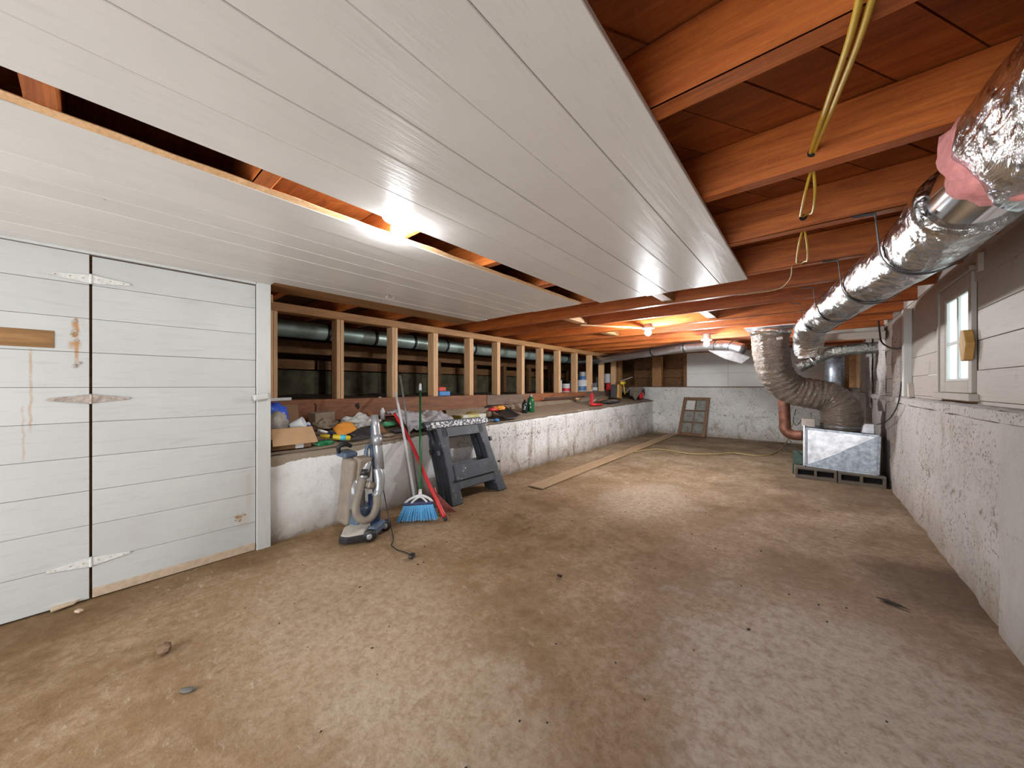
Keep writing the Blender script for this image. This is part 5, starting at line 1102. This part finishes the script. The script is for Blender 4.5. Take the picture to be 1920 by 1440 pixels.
can(XC, 9.32, zc, .09, .48, 'canwhite', 'navy', 'tallest white canister before the last stud', 'canister')
tag(obj('red_case', MB().box(XC + .10, XC + .17, 9.02, 9.18, zc, zc + .20).box(XC + .11, XC + .16, 9.05, 9.15, zc + .199, zc + .23), MAT['red'], bevel=.01), 'red case in front of the tallest canister', 'case')
# far end of the ledge
cg = thing('caulking_gun', (-3.55, 7.0, .87), 'red caulking gun standing on the ledge edge', 'caulking gun')
za = .885
obj('frame', MB().box(-3.58, -3.54, 6.82, 6.9, za, za + .26), MAT['red'], cg, bevel=.006)
obj('barrel', MB().tube([(-3.56, 6.88, za + .02), (-3.50, 7.22, za + .015)], .025, 12), MAT['red'], cg, smooth=True)
obj('rod', MB().tube([(-3.56, 6.87, za + .24), (-3.58, 6.89, za + .43)], .008, 8), MAT['steel'], cg, smooth=True)
zz = LZ(-3.7, 7.4); tag(obj('white_folder', MB().obox((-3.72, 7.22, zz + .06), (.12, .22, .02), (.1, -.5, .2)), MAT['canwhite'], bevel=.002), 'white booklet behind the red caulking gun', 'booklet')
tag(obj('brown_plank_scrap', MB().obox((-3.68, 7.65, zz + .09), (.10, .55, .03), (.05, -.3, .2)), MAT['woodscrap'], bevel=.003), 'reddish brown wood scrap lying on the ledge pile', 'board')
tag(obj('dark_tray', MB().obox((-3.60, 7.95, zz + .035), (.16, .75, .05), (.0, -.0, .08)), MAT['darkcloth'], bevel=.006), 'dark flat board below the ochre box', 'board')
tag(obj('grey_stone', MB().blob((-3.56, 7.9, zz + .055), (.05, .28, .03), 3, .25, 2, 3, .7), MAT['greybin'], smooth=True), 'grey mossy slab at the ledge edge under the ochre box', 'slab')
sd = thing('ochre_box', (-3.75, 8.6, .95), 'ochre wooden box standing tilted on the ledge pile', 'box')
zz = LZ(-3.75, 8.6) + .05
obj('case', MB().obox((-3.75, 8.62, zz + .17), (.14, .30, .34), (-.15, .0, .15)), MAT['ochre'], sd, bevel=.008)
obj('side', MB().obox((-3.77, 8.44, zz + .19), (.15, .05, .34), (-.15, .0, .15)), MAT['darkcloth'], sd, bevel=.006)
mt_ = thing('yellow_mallet', (-3.70, 8.85, 1.3), 'yellow headed mallet resting on the ochre box', 'mallet')
obj('head', MB().obox((-3.70, 8.83, zz + .40), (.09, .17, .075), (.1, 0, .1)), MAT['yellowp'], mt_, bevel=.015, seg=2)
obj('handle', MB().tube([(-3.70, 8.86, zz + .37), (-3.67, 8.9, zz + .10)], .012, 8), MAT['yellowp'], mt_, smooth=True)
tag(obj('white_paddle', MB().bar((-3.72, 8.75, zz + .45), (-3.66, 9.35, zz + .56), .04, .012), MAT['whitep'], bevel=.003), 'white stirring paddle slanting above the mallet', 'paddle')
gb2 = thing('grey_trough', (-3.72, 9.35, 1.0), 'grey metal trough at the far end of the ledge', 'trough')
zz = LZ(-3.72, 9.4) + .16
obj('shell', MB().grid(lambda u, v: (-3.86 + .30 * v, 8.95 + .95 * u, zz + .16 * abs(2 * v - 1) + .01), 8, 6), MAT['greybin'], gb2, smooth=True, solid=.01)
obj('side', MB().prism([(-3.56, 8.95, zz + .17), (-3.56, 9.9, zz + .17), (-3.62, 9.75, zz - .05), (-3.62, 9.1, zz - .05)], (.012, 0, 0)), MAT['greybin'], gb2)
zz = LZ(-3.6, 9.3)
tag(obj('red_jug', MB().blob((-3.52, 9.62, zz + .12), (.06, .13, .10), 6, .2, 1.8, 3, .8), MAT['red'], smooth=True), 'red plastic jug at the far end of the ledge', 'jug')
tag(obj('grey_funnel', MB().lathe((-3.55, 9.27, zz + .02), [(.02, 0), (.03, .02), (.15, .2), (.155, .205), (.14, .2)], 22), MAT['greybin'], smooth=True), 'grey funnel shaped pan between ochre box and red jug', 'funnel')
tag(obj('black_sack', MB().blob((-3.66, 9.95, zz + .17), (.10, .22, .16), 13, .35, 2, 3, .8), MAT['darkcloth'], smooth=True), 'dark sack in the far ledge corner', 'sack')
tag(obj('brown_board_pile', MB().obox((-3.87, 9.75, zz + .33), (.3, .5, .04), (.2, -.25, .2)).obox((-3.86, 9.8, zz + .26), (.3, .55, .04), (.1, -.2, .5)), MAT['woodscrap'], bevel=.003), 'broken brown boards above the dark sack in corner', 'boards')
